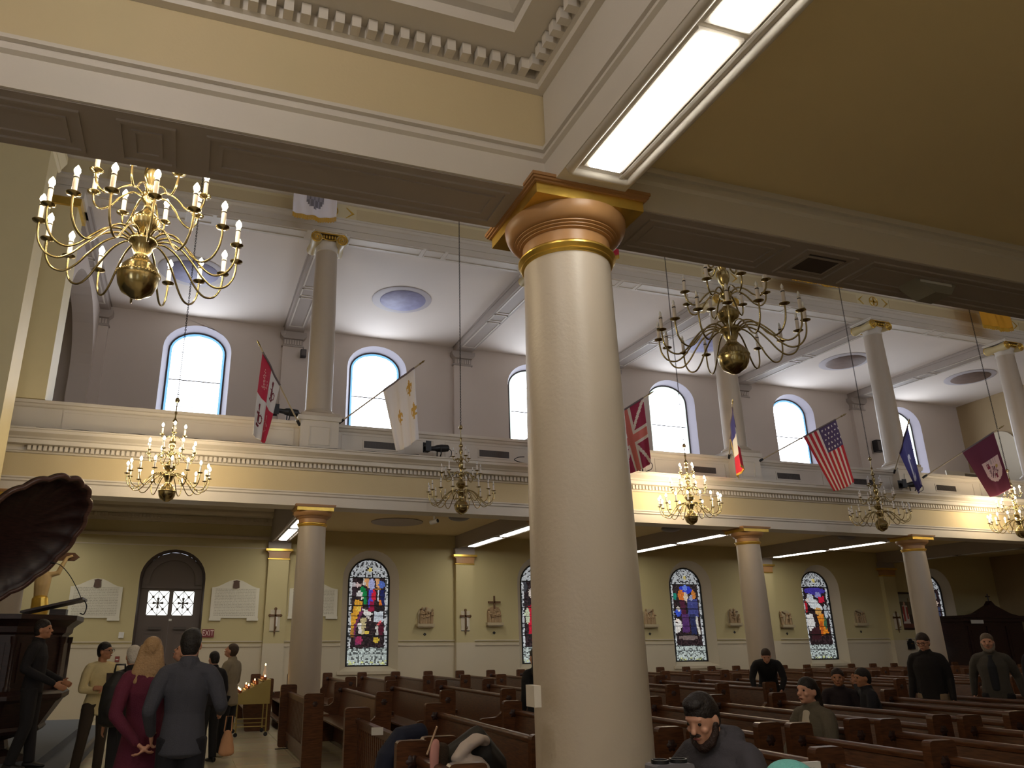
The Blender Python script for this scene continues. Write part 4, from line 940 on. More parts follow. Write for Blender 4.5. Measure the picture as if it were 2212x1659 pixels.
# ================================================================ PEWS
def rounded(pts, r=0.035, n=3):
    out = []; m = len(pts)
    for i in range(m):
        p0, p1, p2 = Vector(pts[i-1]), Vector(pts[i]), Vector(pts[(i+1) % m]); a, b = (p0-p1), (p2-p1)
        rr = min(r, a.length*0.4, b.length*0.4); s_, e_ = p1+a.normalized()*rr, p1+b.normalized()*rr
        for k in range(n+1): t = k/n; out.append(tuple(s_*(1-t)**2+p1*2*t*(1-t)+e_*t*t))
    return out
END = rounded([(0.10, 0.0), (0.10, 0.30), (0.125, 0.80), (0.125, 1.0), (-0.11, 1.0), (-0.115, 0.66), (-0.20, 0.60), (-0.46, 0.585), (-0.46, 0.40), (-0.40, 0.0)])
m_end = MB().prism(END, 'y', -0.035, 0.035).mesh('end_panel'); m_end.materials.append(M_wood)
cv = MB(); vs_ = [(0.005, -0.052, 0.86)]
for k in range(36): a = 2*PI*k/36; rr = 0.052*(0.72+0.28*abs(math.cos(3*a))); vs_ += [(0.005+rr*math.cos(a), -0.034, 0.86+rr*math.sin(a)), (0.005+rr*0.6*math.cos(a), -0.044, 0.86+rr*0.6*math.sin(a))]
cv.add(vs_, [f for k in range(36) for f in ((0, 2+2*k, 2+2*((k+1) % 36)), (2+2*k, 1+2*k, 1+2*((k+1) % 36), 2+2*((k+1) % 36)))])
m_carv = cv.mesh('carved_rosette', 180); m_carv.materials.append(M_dwood)
_pm = {}
def pew_meshes(L):
    if L in _pm: return _pm[L]
    r = []
    r.append(('backrest', MB().prism([(-0.035, 0.42), (0.045, 0.86), (0.075, 0.86), (-0.005, 0.42)], 'y', -L/2, L/2), None))
    r.append(('top_rail', MB().prism(rounded([(0.028, 0.845), (0.028, 0.885), (0.045, 0.90), (0.088, 0.90), (0.095, 0.885), (0.095, 0.845)], 0.012, 2), 'y', -L/2, L/2), 50))
    r.append(('seat', MB().prism(rounded([(-0.46, 0.425), (-0.46, 0.455), (-0.02, 0.44), (-0.02, 0.41)], 0.012, 2), 'y', -L/2, L/2), 50))
    r.append(('seat_apron', MB().prism([(-0.10, 0.02), (-0.07, 0.41), (-0.04, 0.41), (-0.07, 0.02)], 'y', -L/2, L/2), None))
    r.append(('book_ledge', MB().box(0.03, 0.17, -L/2, L/2, 0.655, 0.672).box(0.155, 0.17, -L/2, L/2, 0.672, 0.72), None))
    r.append(('kneeler', MB().prism(rounded([(0.26, 0.13), (0.26, 0.17), (0.40, 0.17), (0.40, 0.13)], 0.012, 2), 'y', -L/2+0.1, L/2-0.1).box(0.30, 0.34, -L/2+0.15, -L/2+0.19, 0, 0.14).box(0.30, 0.34, L/2-0.19, L/2-0.15, 0, 0.14), None))
    out = []
    for n_, mb, sm in r:
        me = mb.mesh(n_, sm); me.materials.append(M_wood); out.append((n_, me))
    _pm[L] = out
    return out
def pew(label, x, y0, y1, grp, mids=()):
    L = round(y1-y0, 3); t = thing('pew', label, 'pew', (x, (y0+y1)/2, 0), group=grp)
    for n_, me in pew_meshes(L): inst(me, n_, t)
    for yy in [-L/2, L/2]+[m-(y0+y1)/2 for m in mids]:
        e = inst(m_end, 'end_panel', t, (0, yy, 0)); inst(m_carv, 'carved_rosette', e)
    return t
G1, G2, G3, G4 = 'pews left of the centre aisle', 'pews beyond the centre aisle', 'pews in the far side aisle', 'pews on the near side'
for k in range(1, 21):        # near half of the nave: 5.95 -> 9.2
    pew('oak pew, %s row of the block just beyond the foreground column' % ordw(k-1), 1.88+0.98*k, 5.93, 9.25, G1)
for k in range(1, 21):        # far half of the nave
    pew('oak pew, %s row of the block between centre aisle and far columns' % ordw(k-1), 1.88+0.98*k, 11.75, 15.15, G2)
for k in range(0, 27):        # far side aisle
    pew('oak pew, %s row of the block along the far wall' % ordw(k), 1.76+0.87*k, 17.4, 20.3, G3)
for k in range(0, 9):         # near side, interrupted by the column
    x = 1.72+0.98*k
    if k == 1: x = 2.66
    if k == 0: pew('oak pew right below the camera, left of the foreground column', 1.62, 4.62, 5.80, G4)
    elif k == 1: pew('short oak pew directly behind the foreground column', x, 4.62, 5.80, G4)
    elif k == 2: continue
    else: pew('oak pew, %s row on the near side right of the foreground column' % ordw(k-2), 1.88+0.98*(k-1)+0.22, 1.6, 5.80, G4, (4.45,))
# slatted front screens
def screen(label, x, y0, y1):
    t = thing('pew_front_screen', label, 'screen', (x, (y0+y1)/2, 0), group='slatted screens before the first pews')
    L = y1-y0
    MB().box(-0.02, 0.02, -L/2, L/2, 0.80, 0.86).box(-0.035, 0.035, -L/2, L/2, 0.86, 0.885).build('top_rail', M_wood, t, world=False)
    MB().box(-0.02, 0.02, -L/2, L/2, 0.02, 0.22).box(-0.03, 0.03, -L/2, L/2, 0.22, 0.245).build('bottom_rail', M_wood, t, world=False)
    sm = MB().box(-0.012, 0.012, -0.022, 0.022, 0.24, 0.81).mesh('slat'); sm.materials.append(M_wood); n = int(L/0.085)
    for k in range(n): inst(sm, 'slat', t, (0, -L/2+L*(k+0.5)/n, 0))
    pm = MB().prism(rounded([(-0.15, 0), (-0.15, 1.0), (0.13, 1.0), (0.13, 0)], 0.04), 'y', -0.04, 0.04).mesh('post'); pm.materials.append(M_wood)
    for yy in (-L/2, L/2): e = inst(pm, 'post', t, (0.0, yy, 0)); inst(m_carv, 'carved_rosette', e)
    MB().box(0.03, 0.22, -L/2, L/2, 0.70, 0.72).build('book_ledge', M_wood, t, world=False)
    for yy in (-L/2+0.3, L/2-0.3): MB().box(-0.22, 0.0, yy-0.012, yy+0.012, 0, 0.012).box(-0.03, -0.02, yy-0.012, yy+0.012, 0, 0.12).build('floor_bracket', M_black, t, world=False)
screen('slatted oak screen in front of the first pew beyond the centre aisle', 1.86, 11.75, 14.6)
screen('slatted oak screen near the camera in front of the first pew', 1.90, 5.98, 8.95)
# ================================================================ SOFT SHAPES (union of lofts, remeshed into one skin)
SOFT = []
def soft(name, mb, m, parent, voxel=0.011, it=3, world=True):
    o = mb.build(name, m, parent, world=world)
    r = o.modifiers.new('remesh', 'REMESH'); r.mode = 'VOXEL'; r.voxel_size = voxel; r.use_smooth_shade = True
    s = o.modifiers.new('smooth', 'SMOOTH'); s.factor = 0.5; s.iterations = it
    SOFT.append(o); return o
def apply_soft():
    dg = bpy.context.evaluated_depsgraph_get(); dg.update()
    res = [(o, bpy.data.meshes.new_from_object(o.evaluated_get(dg))) for o in SOFT]
    for o, me in res:
        o.modifiers.clear(); old = o.data; nm = old.name; o.data = me; bpy.data.meshes.remove(old); me.name = nm
    SOFT.clear()
def loft(mb, C, rw, rd=None, lat=(0, 1, 0), seg=14, cap=0.55):
    C = [Vector(c) for c in C]; n = len(C); rd = rd or rw; lat = Vector(lat)
    rings = []
    for i in range(n):
        t = (C[min(i+1, n-1)]-C[max(i-1, 0)]).normalized(); d = t.cross(lat)
        if d.length < 1e-4: d = t.orthogonal()
        d.normalize(); l = d.cross(t).normalized(); rings.append((C[i], l, d, t, rw[i], rd[i]))
    R0, R1 = rings[0], rings[-1]; full = []
    for s_, k in ((0.0, 1.0), (0.62, 0.75), (0.5, 1.0)):
        pass
    c, l, d, t, w, e = R0; m_ = min(w, e)
    full += [(c-t*m_*cap*0.98, l, d, w*0.30, e*0.30), (c-t*m_*cap*0.7, l, d, w*0.72, e*0.72)]
    full += [(c, l, d, w, e) for c, l, d, t, w, e in rings]
    c, l, d, t, w, e = R1; m_ = min(w, e)
    full += [(c+t*m_*cap*0.7, l, d, w*0.72, e*0.72), (c+t*m_*cap*0.98, l, d, w*0.30, e*0.30)]
    vs = []; fs = []; N = len(full)
    for c, l, d, w, e in full:
        for k in range(seg): a = 2*PI*k/seg; vs.append(c+l*(w*math.cos(a))+d*(e*math.sin(a)))
    for i in range(N-1):
        for k in range(seg): k2 = (k+1) % seg; fs.append((i*seg+k, i*seg+k2, (i+1)*seg+k2, (i+1)*seg+k))
    fs.append(tuple(range(seg-1, -1, -1))); fs.append(tuple((N-1)*seg+k for k in range(seg)))
    mb.add(vs, fs); return mb
m_eye = MB().ball((0, 0, 0), 0.0105, 10, 6).mesh('eye', 180); m_eye.materials.append(mat('dark_eye', (34, 24, 20), 0.2, var=0))
m_mouth = MB().ball((0, 0, 0), (0.006, 0.024, 0.006), 10, 6).mesh('mouth', 180); m_mouth.materials.append(mat('lip_colour', (150, 84, 76), 0.5, var=0))
STAND = dict(pel=(0, 0, .95), wst=(.01, 0, 1.10), chs=(0, 0, 1.29), nkb=(-.015, 0, 1.47), hd=(.02, 0, 1.625), shL=(-.01, .185, 1.415), elL=(-.04, .235, 1.14), wrL=(.03, .235, .90), hpL=(0, .09, .92), knL=(.02, .10, .50), anL=(-.02, .105, .08))
SEAT = dict(pel=(0, 0, .57), wst=(-.02, 0, .72), chs=(-.02, 0, .92), nkb=(0, 0, 1.10), hd=(.03, 0, 1.245), shL=(-.01, .185, 1.045), elL=(.06, .24, .79), wrL=(.27, .15, .66), hpL=(.02, .10, .56), knL=(.42, .12, .52), anL=(.40, .12, .09))
def mirror(P):
    Q = dict(P)
    for k, v in P.items():
        if k.endswith('L') and k[:-1]+'R' not in P: Q[k[:-1]+'R'] = (v[0], -v[1], v[2])
    return Q
def person(label, pos, yaw, base=STAND, pose=None, H=1.75, bw=1.0, skin=None, top=(40, 40, 46), topname='jacket', legs=(34, 34, 40), shoe=(24, 22, 22), hair=(36, 26, 22), hairstyle='short', head=(0, 0),
           hem=0.88, coat=None, collar=True, beard=None, glasses=False, glove=None, voxel=0.011, hands=(True, True), fingdir=(None, None), open_front=None, hood=False, parts=None):
    s = H/1.75; skin = skin or M_skin
    J = dict(base); J.update(pose or {}); J = mirror(J)
    fx, fy = math.cos(yaw), math.sin(yaw); F = Vector((fx, fy, 0)); Lv = Vector((-fy, fx, 0)); U = Vector((0, 0, 1)); O = Vector(pos)
    def w(j): v = J[j] if isinstance(j, str) else j; return O+(F*v[0]+Lv*v[1]+U*v[2])*s
    t = thing('person', label, 'person', tuple(pos))
    def off(a, b, k): return tuple(x+(y-x)*k for x, y in zip(J[a], J[b]))
    hyaw, hpit = math.radians(head[0]), math.radians(head[1])
    hf = F*math.cos(hyaw)+Lv*math.sin(hyaw); hl = Lv*math.cos(hyaw)-F*math.sin(hyaw); hu = U.copy()
    hf, hu = (hf*math.cos(hpit)+hu*math.sin(hpit)).normalized(), (hu*math.cos(hpit)-hf*math.sin(hpit)).normalized()
    hc = w('hd'); HM = Matrix((hf, hl, hu)).transposed()
    def hp(a, b, c): return hc+(hf*a+hl*b+hu*c)*s
    B = MB()
    sp = [w('pel'), w('wst'), w('chs'), w(off('chs', 'nkb', .62)), w('nkb'), hp(-.03, 0, -.06)]
    loft(B, sp, [.15*s*bw, .132*s*bw, .152*s*bw, .125*s*bw, .060*s, .052*s], [.10*s*bw, .09*s*bw, .105*s*bw, .08*s*bw, .058*s, .055*s], Lv, 16)
    for sd in 'LR':
        sb = w('sh'+sd)+(w(off('chs', 'nkb', .7))-w('sh'+sd))*.2-U*.02*s
        loft(B, [w(off('chs', 'nkb', .5)), sb], [.05*s, .046*s], None, F, 10)
        loft(B, [sb, w(off('sh'+sd, 'el'+sd, .5)), w('el'+sd)], [.046*s, .044*s, .038*s], None, F, 10); loft(B, [w('el'+sd), w(off('el'+sd, 'wr'+sd, .4)), w('wr'+sd)], [.038*s, .036*s, .027*s], None, F, 10)
        loft(B, [w('hp'+sd), w(off('hp'+sd, 'kn'+sd, .5)), w('kn'+sd), w(off('kn'+sd, 'an'+sd, .35)), w('an'+sd)], [.088*s, .075*s, .055*s, .054*s, .038*s], None, Lv, 10)
        a = w('an'+sd); loft(B, [a+(-F*.03-U*.03)*s, a+(F*.06-U*.04)*s, a+(F*.15-U*.055)*s], [.035*s, .04*s, .032*s], [.035*s, .03*s, .02*s], Lv, 8)
    B.ball(hc+hu*.012*s, (.096*s, .077*s, .104*s), 16, 12, HM); B.ball(hp(.022, 0, -.055), (.070*s, .060*s, .064*s), 14, 10, HM); B.ball(hp(.070, 0, -.093), (.022*s, .026*s, .020*s), 10, 8, HM)
    loft(B, [hp(.088, 0, .02), hp(.104, 0, -.012), hp(.112, 0, -.030)], [.008*s, .012*s, .016*s], None, hl, 8)
    B.ball(hp(.082, 0, .032), (.016*s, .052*s, .010*s), 10, 6, HM)
    for sg in (-1, 1): B.ball(hp(-.008, sg*.079, -.012), (.020*s, .010*s, .032*s), 10, 6, HM); B.ball(hp(.066, sg*.042, -.030), (.024*s, .022*s, .018*s), 8, 6, HM)
    B.ball(hp(.092, 0, -.062), (.012*s, .022*s, .008*s), 8, 6, HM)
    # hands: palm, four fingers, thumb
    for i, sd in enumerate('LR'):
        wr, el = w('wr'+sd), w('el'+sd); d = (wr-el).normalized(); sg = 1 if sd == 'L' else -1
        if fingdir[i] is not None: d = (F*fingdir[i][0]+Lv*fingdir[i][1]+U*fingdir[i][2]).normalized()
        nrm = (-Lv*sg); nrm = (nrm-d*nrm.dot(d)).normalized(); wd = d.cross(nrm).normalized()      # palm faces the body; wd spans the knuckles
        if wd.dot(F) < 0: wd = -wd
        loft(B, [wr, wr+d*.04*s, wr+d*.085*s], [.026*s, .040*s, .040*s], [.020*s, .016*s, .014*s], wd, 10)
        for q, fl in enumerate((.072, .082, .077, .060)):
            r0 = wr+d*.085*s+wd*(.030-.020*q)*s; d2 = (d*.88+nrm*.47).normalized(); d3 = (d*.55+nrm*.83).normalized()
            loft(B, [r0, r0+d*fl*.42*s, r0+d*fl*.42*s+d2*fl*.33*s, r0+d*fl*.42*s+d2*fl*.33*s+d3*fl*.28*s], [.0105*s, .0095*s, .009*s, .008*s], None, nrm, 6)
        r0 = wr+d*.03*s+wd*.034*s; dt = (d*.62+wd*.62+nrm*.35).normalized(); loft(B, [r0, r0+dt*.035*s, r0+(dt*.035+(d*.8+nrm*.4+wd*.2)*.032)*s], [.014*s, .0115*s, .009*s], None, nrm, 6)
    soft('body', B, skin, t, min(voxel, 0.010), 2)
    # upper garment
    T = MB(); k_ = .022*s
    pts = [w('pel'), w('wst'), w('chs'), w(off('chs', 'nkb', .62)), w(off('chs', 'nkb', .93))]; rw = [.165*s*bw, .150*s*bw, .172*s*bw, .150*s*bw, .075*s]; rd = [.120*s*bw, .112*s*bw, .126*s*bw, .100*s*bw, .075*s]
    if base is STAND or hem < 0.9:
        up = (Vector(J['pel'])-Vector(J['wst'])).normalized(); low = Vector(J['pel'])+up*max(0, J['pel'][2]-hem)
        if coat: 
            pts = [w((J['pel'][0], J['pel'][1], coat)), w((J['pel'][0], J['pel'][1], (coat+J['pel'][2])/2))]+pts; rw = [.275*s, .215*s]+rw; rd = [.22*s, .165*s]+rd
        else: pts = [w(tuple(low))]+pts; rw = [.172*s*bw]+rw; rd = [.125*s*bw]+rd
    loft(T, pts, rw, rd, Lv, 18, cap=0.25)
    for sd in 'LR':
        sh_ = w('sh'+sd)+(w(off('chs', 'nkb', .7))-w('sh'+sd))*.12-U*.012*s
        loft(T, [w(off('chs', 'nkb', .55)), w(off('chs', 'nkb', .62))*.5+sh_*.5+U*.012*s, sh_], [.085*s, .080*s*bw**.5, .066*s*bw**.5], None, F, 12, cap=0.6)
        loft(T, [sh_, w(off('sh'+sd, 'el'+sd, .35)), w(off('sh'+sd, 'el'+sd, .7)), w('el'+sd)], [.070*s*bw**.5, .068*s*bw**.5, .061*s*bw**.5, .055*s*bw**.3], None, F, 12, cap=0.95)
        loft(T, [w('el'+sd), w(off('el'+sd, 'wr'+sd, .45)), w(off('el'+sd, 'wr'+sd, .97))], [.055*s*bw**.3, .050*s, .040*s], None, F, 12, cap=0.9)
    if collar: loft(T, [w(off('chs', 'nkb', .8)), w('nkb'), w('nkb')+(hc-w('nkb'))*.32], [.092*s, .080*s, .076*s], [.088*s, .078*s, .076*s], Lv, 14, cap=0.2)
    if hood: loft(T, [w('nkb')-F*.04*s+Lv*.10*s, w('nkb')-F*.10*s+U*.02*s+Lv*.05*s, w('nkb')-F*.12*s+U*.02*s-Lv*.05*s, w('nkb')-F*.04*s-Lv*.10*s], [.05*s, .062*s, .062*s, .05*s], None, U, 12)
    M_top = mat('fabric_%d_%d_%d' % top, top, 0.85, var=0.14, vscale=9, bump=0.25, bscale=90)
    soft(topname, T, M_top, t, voxel, 4)
    if open_front:
        f_ = MB(); loft(f_, [w(off('pel', 'wst', .2))+F*.105*s*bw, w('wst')+F*.100*s*bw, w('chs')+F*.115*s*bw, w(off('chs', 'nkb', .8))+F*.075*s], [.05*s, .06*s, .06*s, .04*s], [.03*s]*4, Lv, 10)
        soft('shirt_front', f_, mat('fabric_%d_%d_%d' % open_front, open_front, 0.8, var=0.08), t, voxel, 2)
    # trousers and shoes
    if not (coat and coat < .45):
        Q = MB(); loft(Q, [w(off('pel', 'wst', .25)), w('pel'), (w('hpL')+w('hpR'))*.5], [.150*s*bw, .162*s*bw, .165*s*bw], [.105*s*bw, .118*s*bw, .115*s*bw], Lv, 14)
        for sd in 'LR': loft(Q, [w('hp'+sd), w(off('hp'+sd, 'kn'+sd, .5)), w('kn'+sd), w(off('kn'+sd, 'an'+sd, .5)), w(off('kn'+sd, 'an'+sd, 1.02))], [.100*s*bw, .090*s*bw, .074*s, .070*s, .064*s], None, Lv, 12, cap=.2)
        soft('trousers', Q, mat('fabric_%d_%d_%d' % legs, legs, 0.85, var=0.12, vscale=8, bump=0.2, bscale=80), t, voxel, 3)
    for sd in 'LR':
        a = w('an'+sd); K = MB(); loft(K, [a+(-F*.055-U*.035)*s, a+(F*.03-U*.036)*s, a+(F*.12-U*.050)*s, a+(F*.175-U*.055)*s], [.040*s, .046*s, .047*s, .036*s], [.046*s, .044*s, .030*s, .022*s], Lv, 10)
        soft('shoe', K, mat('shoe_%d_%d_%d' % shoe, shoe, 0.4, var=0.06), t, voxel, 2)
    # hair
    if hairstyle != 'none':
        Hh = MB(); Hh.ball(hp(-.010, 0, .044), (.099*s, .084*s, .089*s), 16, 12, HM); Hh.ball(hp(-.030, 0, .018), (.082*s, .085*s, .09*s), 16, 12, HM); Hh.ball(hp(-.045, 0, -.02), (.062*s, .074*s, .078*s), 14, 10, HM)
        if hairstyle == 'quiff': Hh.ball(hp(.03, 0, .098), (.062*s, .062*s, .034*s), 12, 8, HM)
        if hairstyle == 'long':
            for q in range(9):
                b = -.075+.15*q/8; e = -.30+.05*abs(b)/.07+random.uniform(-.04, .02)
                loft(Hh, [hp(-.05, b*.9, .05), hp(-.085, b*1.15, -.07), hp(-.115, b*1.5, -.17), hp(-.125-.02*math.sin(q*2.1), b*1.75, -.24), hp(-.120, b*1.85, e)], [.03*s, .036*s, .034*s, .028*s, .010*s], None, hl, 8)
        if hairstyle == 'pony':
            loft(Hh, [hp(-.06, 0, .02), hp(-.085, 0, -.09), hp(-.10, 0, -.20), hp(-.11, 0, -.33), hp(-.10, 0, -.42)], [.075*s, .07*s, .062*s, .05*s, .02*s], None, hl, 10)
        if hairstyle == 'bald': Hh = MB(); loft(Hh, [hp(-.03, -.078, .0), hp(-.085, -.05, .0), hp(-.10, 0, .0), hp(-.085, .05, .0), hp(-.03, .078, .0)], [.02*s, .026*s, .028*s, .026*s, .02*s], [.05*s]*5, hf, 10)
        soft('hair', Hh, mat('hair_%d_%d_%d' % hair, hair, 0.55, var=0.2, vscale=30, bump=0.5, bscale=70), t, voxel*.9, 2)
    if beard:
        Bd = MB()
        for sg in (-1, 1): loft(Bd, [hp(.005, sg*.074, -.02), hp(.022, sg*.068, -.065), hp(.055, sg*.045, -.105), hp(.075, 0, -.125)], [.018*s, .022*s, .028*s, .032*s], None, hl, 8)
        Bd.ball(hp(.095, 0, -.048), (.014*s, .034*s, .009*s), 10, 6, HM); Bd.ball(hp(.065, 0, -.125), (.034*s, .040*s, .034*s), 12, 8, HM)
        soft('beard', Bd, mat('hair_%d_%d_%d' % beard, beard, 0.6, var=0.2, vscale=40, bump=0.5, bscale=80), t, voxel*.9, 2)
    L0 = Vector(t.location)
    for sg in (-1, 1):
        e = inst(m_eye, 'eye', t, tuple(hp(.083, sg*.033, .008)-L0)); e.scale = (s*.9,)*3
    mth = inst(m_mouth, 'mouth', t, tuple(hp(.104, 0, -.063)-L0)); mth.rotation_euler = HM.to_euler()
    if glasses:
        g = MB()
        for sg in (-1, 1): g.tube([hp(.112+.003*math.cos(a), sg*.036+.026*math.cos(a), .004+.020*math.sin(a)) for a in [2*PI*k/14 for k in range(14)]], .0028*s, 5, closed=True); g.tube([hp(.110, sg*.062, .010), hp(.05, sg*.086, .012), hp(-.01, sg*.088, .008)], .0025*s, 5)
        g.tube([hp(.114, -.012, .008), hp(.114, .012, .008)], .0025*s, 5); g.build('glasses', M_black, t)
    return t, w, hp
# ================================================================ PEOPLE
R = math.radians
person('man in black jacket and trousers standing beside the pulpit', (-1.69, 11.25, .26), R(-8), pose=dict(wrR=(.30, -.20, .98), elR=(-.06, -.24, 1.16), wrL=(.28, .18, 1.0), anL=(.06, .10, .08), anR=(-.10, -.10, .08)), H=1.72, top=(26, 24, 30), legs=(28, 26, 30), hair=(30, 22, 20), skin=M_skin2, head=(0, 4))
t, w, hp = person('man in pale yellow sweater with folded arms and glasses', (-1.03, 12.45, 0.0), R(-62), pose=dict(pel=(-.02, -.02, .93), elL=(.06, .27, 1.14), wrL=(.20, -.03, 1.13), elR=(.06, -.27, 1.12), wrR=(.21, .05, 1.07), knR=(.12, -.20, .50), anR=(.08, -.24, .08), anL=(-.04, .12, .08), hpR=(-.02, -.10, .90)), H=1.71, top=(226, 210, 160), topname='sweater', legs=(58, 48, 38), hair=(26, 22, 22), skin=M_skin2, head=(38, 2), hem=.80, glasses=True, collar=False, fingdir=((.2, -.95, .1), (.2, .95, .1)))
p0 = w((.122, .07, 1.27)); pk = MB().cbox((0, 0, 0), (.012, .09, .115)).build('pocket_patch', mat('dark_patch', (58, 46, 46), .7, var=.05), t, world=False)
pk.location = p0-Vector(t.location)+Vector((math.cos(R(-62)), math.sin(R(-62)), 0))*0.012; pk.rotation_euler = (0, R(-6), R(-62))
person('woman in long burgundy coat seen from behind, hands clasped at her back', (-.24, 7.62, 0), R(96), pose=dict(elL=(-.14, .25, 1.12), wrL=(-.235, .06, .90), elR=(-.14, -.25, 1.12), wrR=(-.235, -.05, .89)), H=1.73, top=(92, 26, 52), topname='coat', coat=.42, hair=(160, 128, 90), hairstyle='long', head=(-12, 8), voxel=.009, bw=1.05, fingdir=((-.1, -.75, -.55), (-.1, .75, -.6)))
person('man in dark grey jacket and black jeans seen from behind', (.075, 7.18, 0), R(84), pose=dict(elL=(-.10, .26, 1.13), wrL=(.08, .25, .95), elR=(-.06, -.28, 1.16), wrR=(.15, -.27, 1.10)), H=1.79, top=(66, 68, 80), legs=(22, 22, 32), hair=(26, 22, 22), hairstyle='quiff', head=(-8, 6), hem=.80, voxel=.009, bw=1.05)
ns = MB(); 
t = thing('paper_bag', 'tan paper bag hanging beside the man in the dark grey jacket', 'bag', (.44, 7.34, .86))
bg = MB(); loft(bg, [(0, 0, .10), (0, 0, .04), (0, 0, -.04), (0, 0, -.07)], [.03, .05, .065, .068], [.02, .03, .04, .04], (1, 0, 0), 12); soft('bag', bg, mat('tan_paper', (190, 140, 100), .8, var=.1), t, .01, 2, world=False)
MB().tube([(-.03, 0, .10), (-.02, 0, .22), (.03, 0, .22), (.03, 0, .10)], .006, 6).build('handle', mat('tan_paper', (190, 140, 100)), t, world=False)
person('man in black raising a camera between the coat woman and the jacket man', (.02, 10.3, 0), R(168), pose=dict(elL=(.22, .20, 1.34), wrL=(.32, .08, 1.60), elR=(.22, -.20, 1.34), wrR=(.32, -.06, 1.60), hd=(-.01, 0, 1.62)), H=1.70, top=(20, 20, 24), legs=(28, 34, 48), hair=(210, 200, 190), hairstyle='bald', head=(0, 28), fingdir=((.1, -.3, .9), (.1, .3, .9)))
person('person in black coat half hidden behind the burgundy coat', (-.50, 9.85, 0), R(110), H=1.66, top=(22, 22, 26), legs=(30, 30, 36), hair=(206, 200, 192), head=(0, 5))
c0 = Vector((-.62, 9.66, 1.12)); t = thing('backpack', 'black backpack on the back of the half hidden person', 'backpack', tuple(c0))
b = MB(); loft(b, [(0, 0, -.25), (0, 0, -.10), (0, 0, .12), (.02, 0.02, .24)], [.15, .17, .15, .08], [.08, .11, .10, .06], (1, .3, 0), 14); b.ball((0, -.10, -.10), (.11, .05, .12)); soft('bag', b, mat('black_nylon', (20, 20, 24), .6, var=.1), t, .011, 3, world=False)
MB().tube([(-.05, .02, .26), (-.04, .0, .34), (.05, .02, .34), (.06, .04, .26)], .012, 6).tube([(.05, -.02, -.25), (.06, -.03, -.45)], .008, 6).build('strap', M_black, t, world=False)
person('short dark haired person half hidden behind the jacket man', (.50, 13.1, 0), R(120), H=1.57, top=(30, 28, 34), legs=(30, 30, 34), hair=(24, 20, 20))
person('man in grey beige coat and white sneakers looking up', (.80, 13.75, 0), R(146), pose=dict(anL=(.04, .10, .08), elL=(.02, .24, 1.14), wrL=(.2, .18, 1.02), elR=(.02, -.24, 1.14), wrR=(.2, -.18, 1.02)), H=1.69, top=(150, 138, 116), topname='coat', legs=(26, 26, 30), shoe=(206, 196, 176), hair=(70, 54, 44), head=(8, 26), hem=.78, bw=1.05)
# right hand side
person('bearded man in a dark grey hooded sweatshirt looking down', (2.86, 3.92, 0), R(196), base=SEAT, pose=dict(hd=(.12, 0, 1.225), nkb=(.03, 0, 1.10), chs=(-.02, 0, .91), elL=(.12, .30, .78), wrL=(.33, .10, .70), elR=(.10, -.30, .78), wrR=(.33, -.08, .70)), H=1.80, bw=1.42, top=(70, 66, 72), topname='hooded_sweatshirt', legs=(38, 38, 46), hair=(34, 26, 24), hairstyle='quiff', head=(6, -24), beard=(46, 26, 20), voxel=.008, hood=True)
person('woman with long dark hair in a grey green cardigan seated in profile', (5.60, 6.22, 0), R(182), base=SEAT, H=1.71, top=(98, 90, 76), topname='cardigan', open_front=(196, 186, 168), legs=(40, 40, 48), hair=(30, 22, 22), hairstyle='pony', head=(4, 2), bw=1.06, voxel=.009)
person('seated man in dark maroon jacket turning towards the camera', (8.42, 8.80, 0), R(226), base=SEAT, H=1.68, top=(40, 30, 36), legs=(34, 34, 40), hair=(44, 28, 24), head=(-4, -2), skin=M_skin2)
person('seated man in black jacket with one arm along the pew back', (8.38, 8.30, 0), R(150), base=SEAT, pose=dict(elR=(-.05, -.45, 1.02), wrR=(-.05, -.66, 1.12), shR=(-.02, -.2, 1.05)), H=1.70, top=(32, 32, 40), legs=(34, 34, 40), hair=(30, 24, 24), head=(10, -4), skin=M_skin2, fingdir=(None, (0, -.5, .9)))
person('man in black top leaning forward over a pew by the far column', (10.22, 12.35, 0), R(232), pose=dict(pel=(-.10, 0, .93), wst=(-.02, 0, 1.08), chs=(.12, 0, 1.22), nkb=(.26, 0, 1.33), hd=(.36, 0, 1.43), shL=(.18, .20, 1.30), shR=(.18, -.20, 1.30), elL=(.20, .26, 1.04), wrL=(.26, .20, .86), elR=(.20, -.28, 1.04), wrR=(.28, -.26, .86), hpL=(-.10, .09, .90), hpR=(-.10, -.09, .90)), H=1.74, top=(30, 30, 34), legs=(24, 24, 28), hair=(60, 42, 34), head=(0, -28), bw=1.05)
person('standing man in black zip jacket and khaki trousers with glasses', (10.25, 8.97, 0), R(206), pose=dict(wrL=(.06, .26, .86), wrR=(.06, -.26, .86)), H=1.77, top=(28, 24, 26), legs=(150, 130, 104), hair=(50, 36, 32), head=(-6, -16), hem=.80, glasses=True, bw=1.16)
person('standing grey bearded man in open grey jacket at far right', (11.20, 8.72, 0), R(214), pose=dict(elL=(-.12, .27, 1.15), wrL=(-.10, .30, .90)), H=1.76, top=(84, 80, 74), open_front=(44, 46, 52), legs=(34, 32, 36), hair=(112, 96, 80), head=(2, 0), beard=(132, 120, 108), hem=.74, bw=1.14)
person('dark clad person cut off by the right edge behind the bearded man', (13.2, 9.45, 0), R(200), H=1.74, top=(34, 34, 44), legs=(30, 30, 36), hair=(40, 32, 28))
person('person with dark hair and black coat hidden behind the foreground column', (4.33, 9.55, 0), R(100), H=1.60, top=(18, 18, 20), topname='coat', coat=.5, hair=(28, 20, 20), hairstyle='long')
pew('short oak pew on which the bearded man sits', 3.09, 1.6, 4.30, G4)

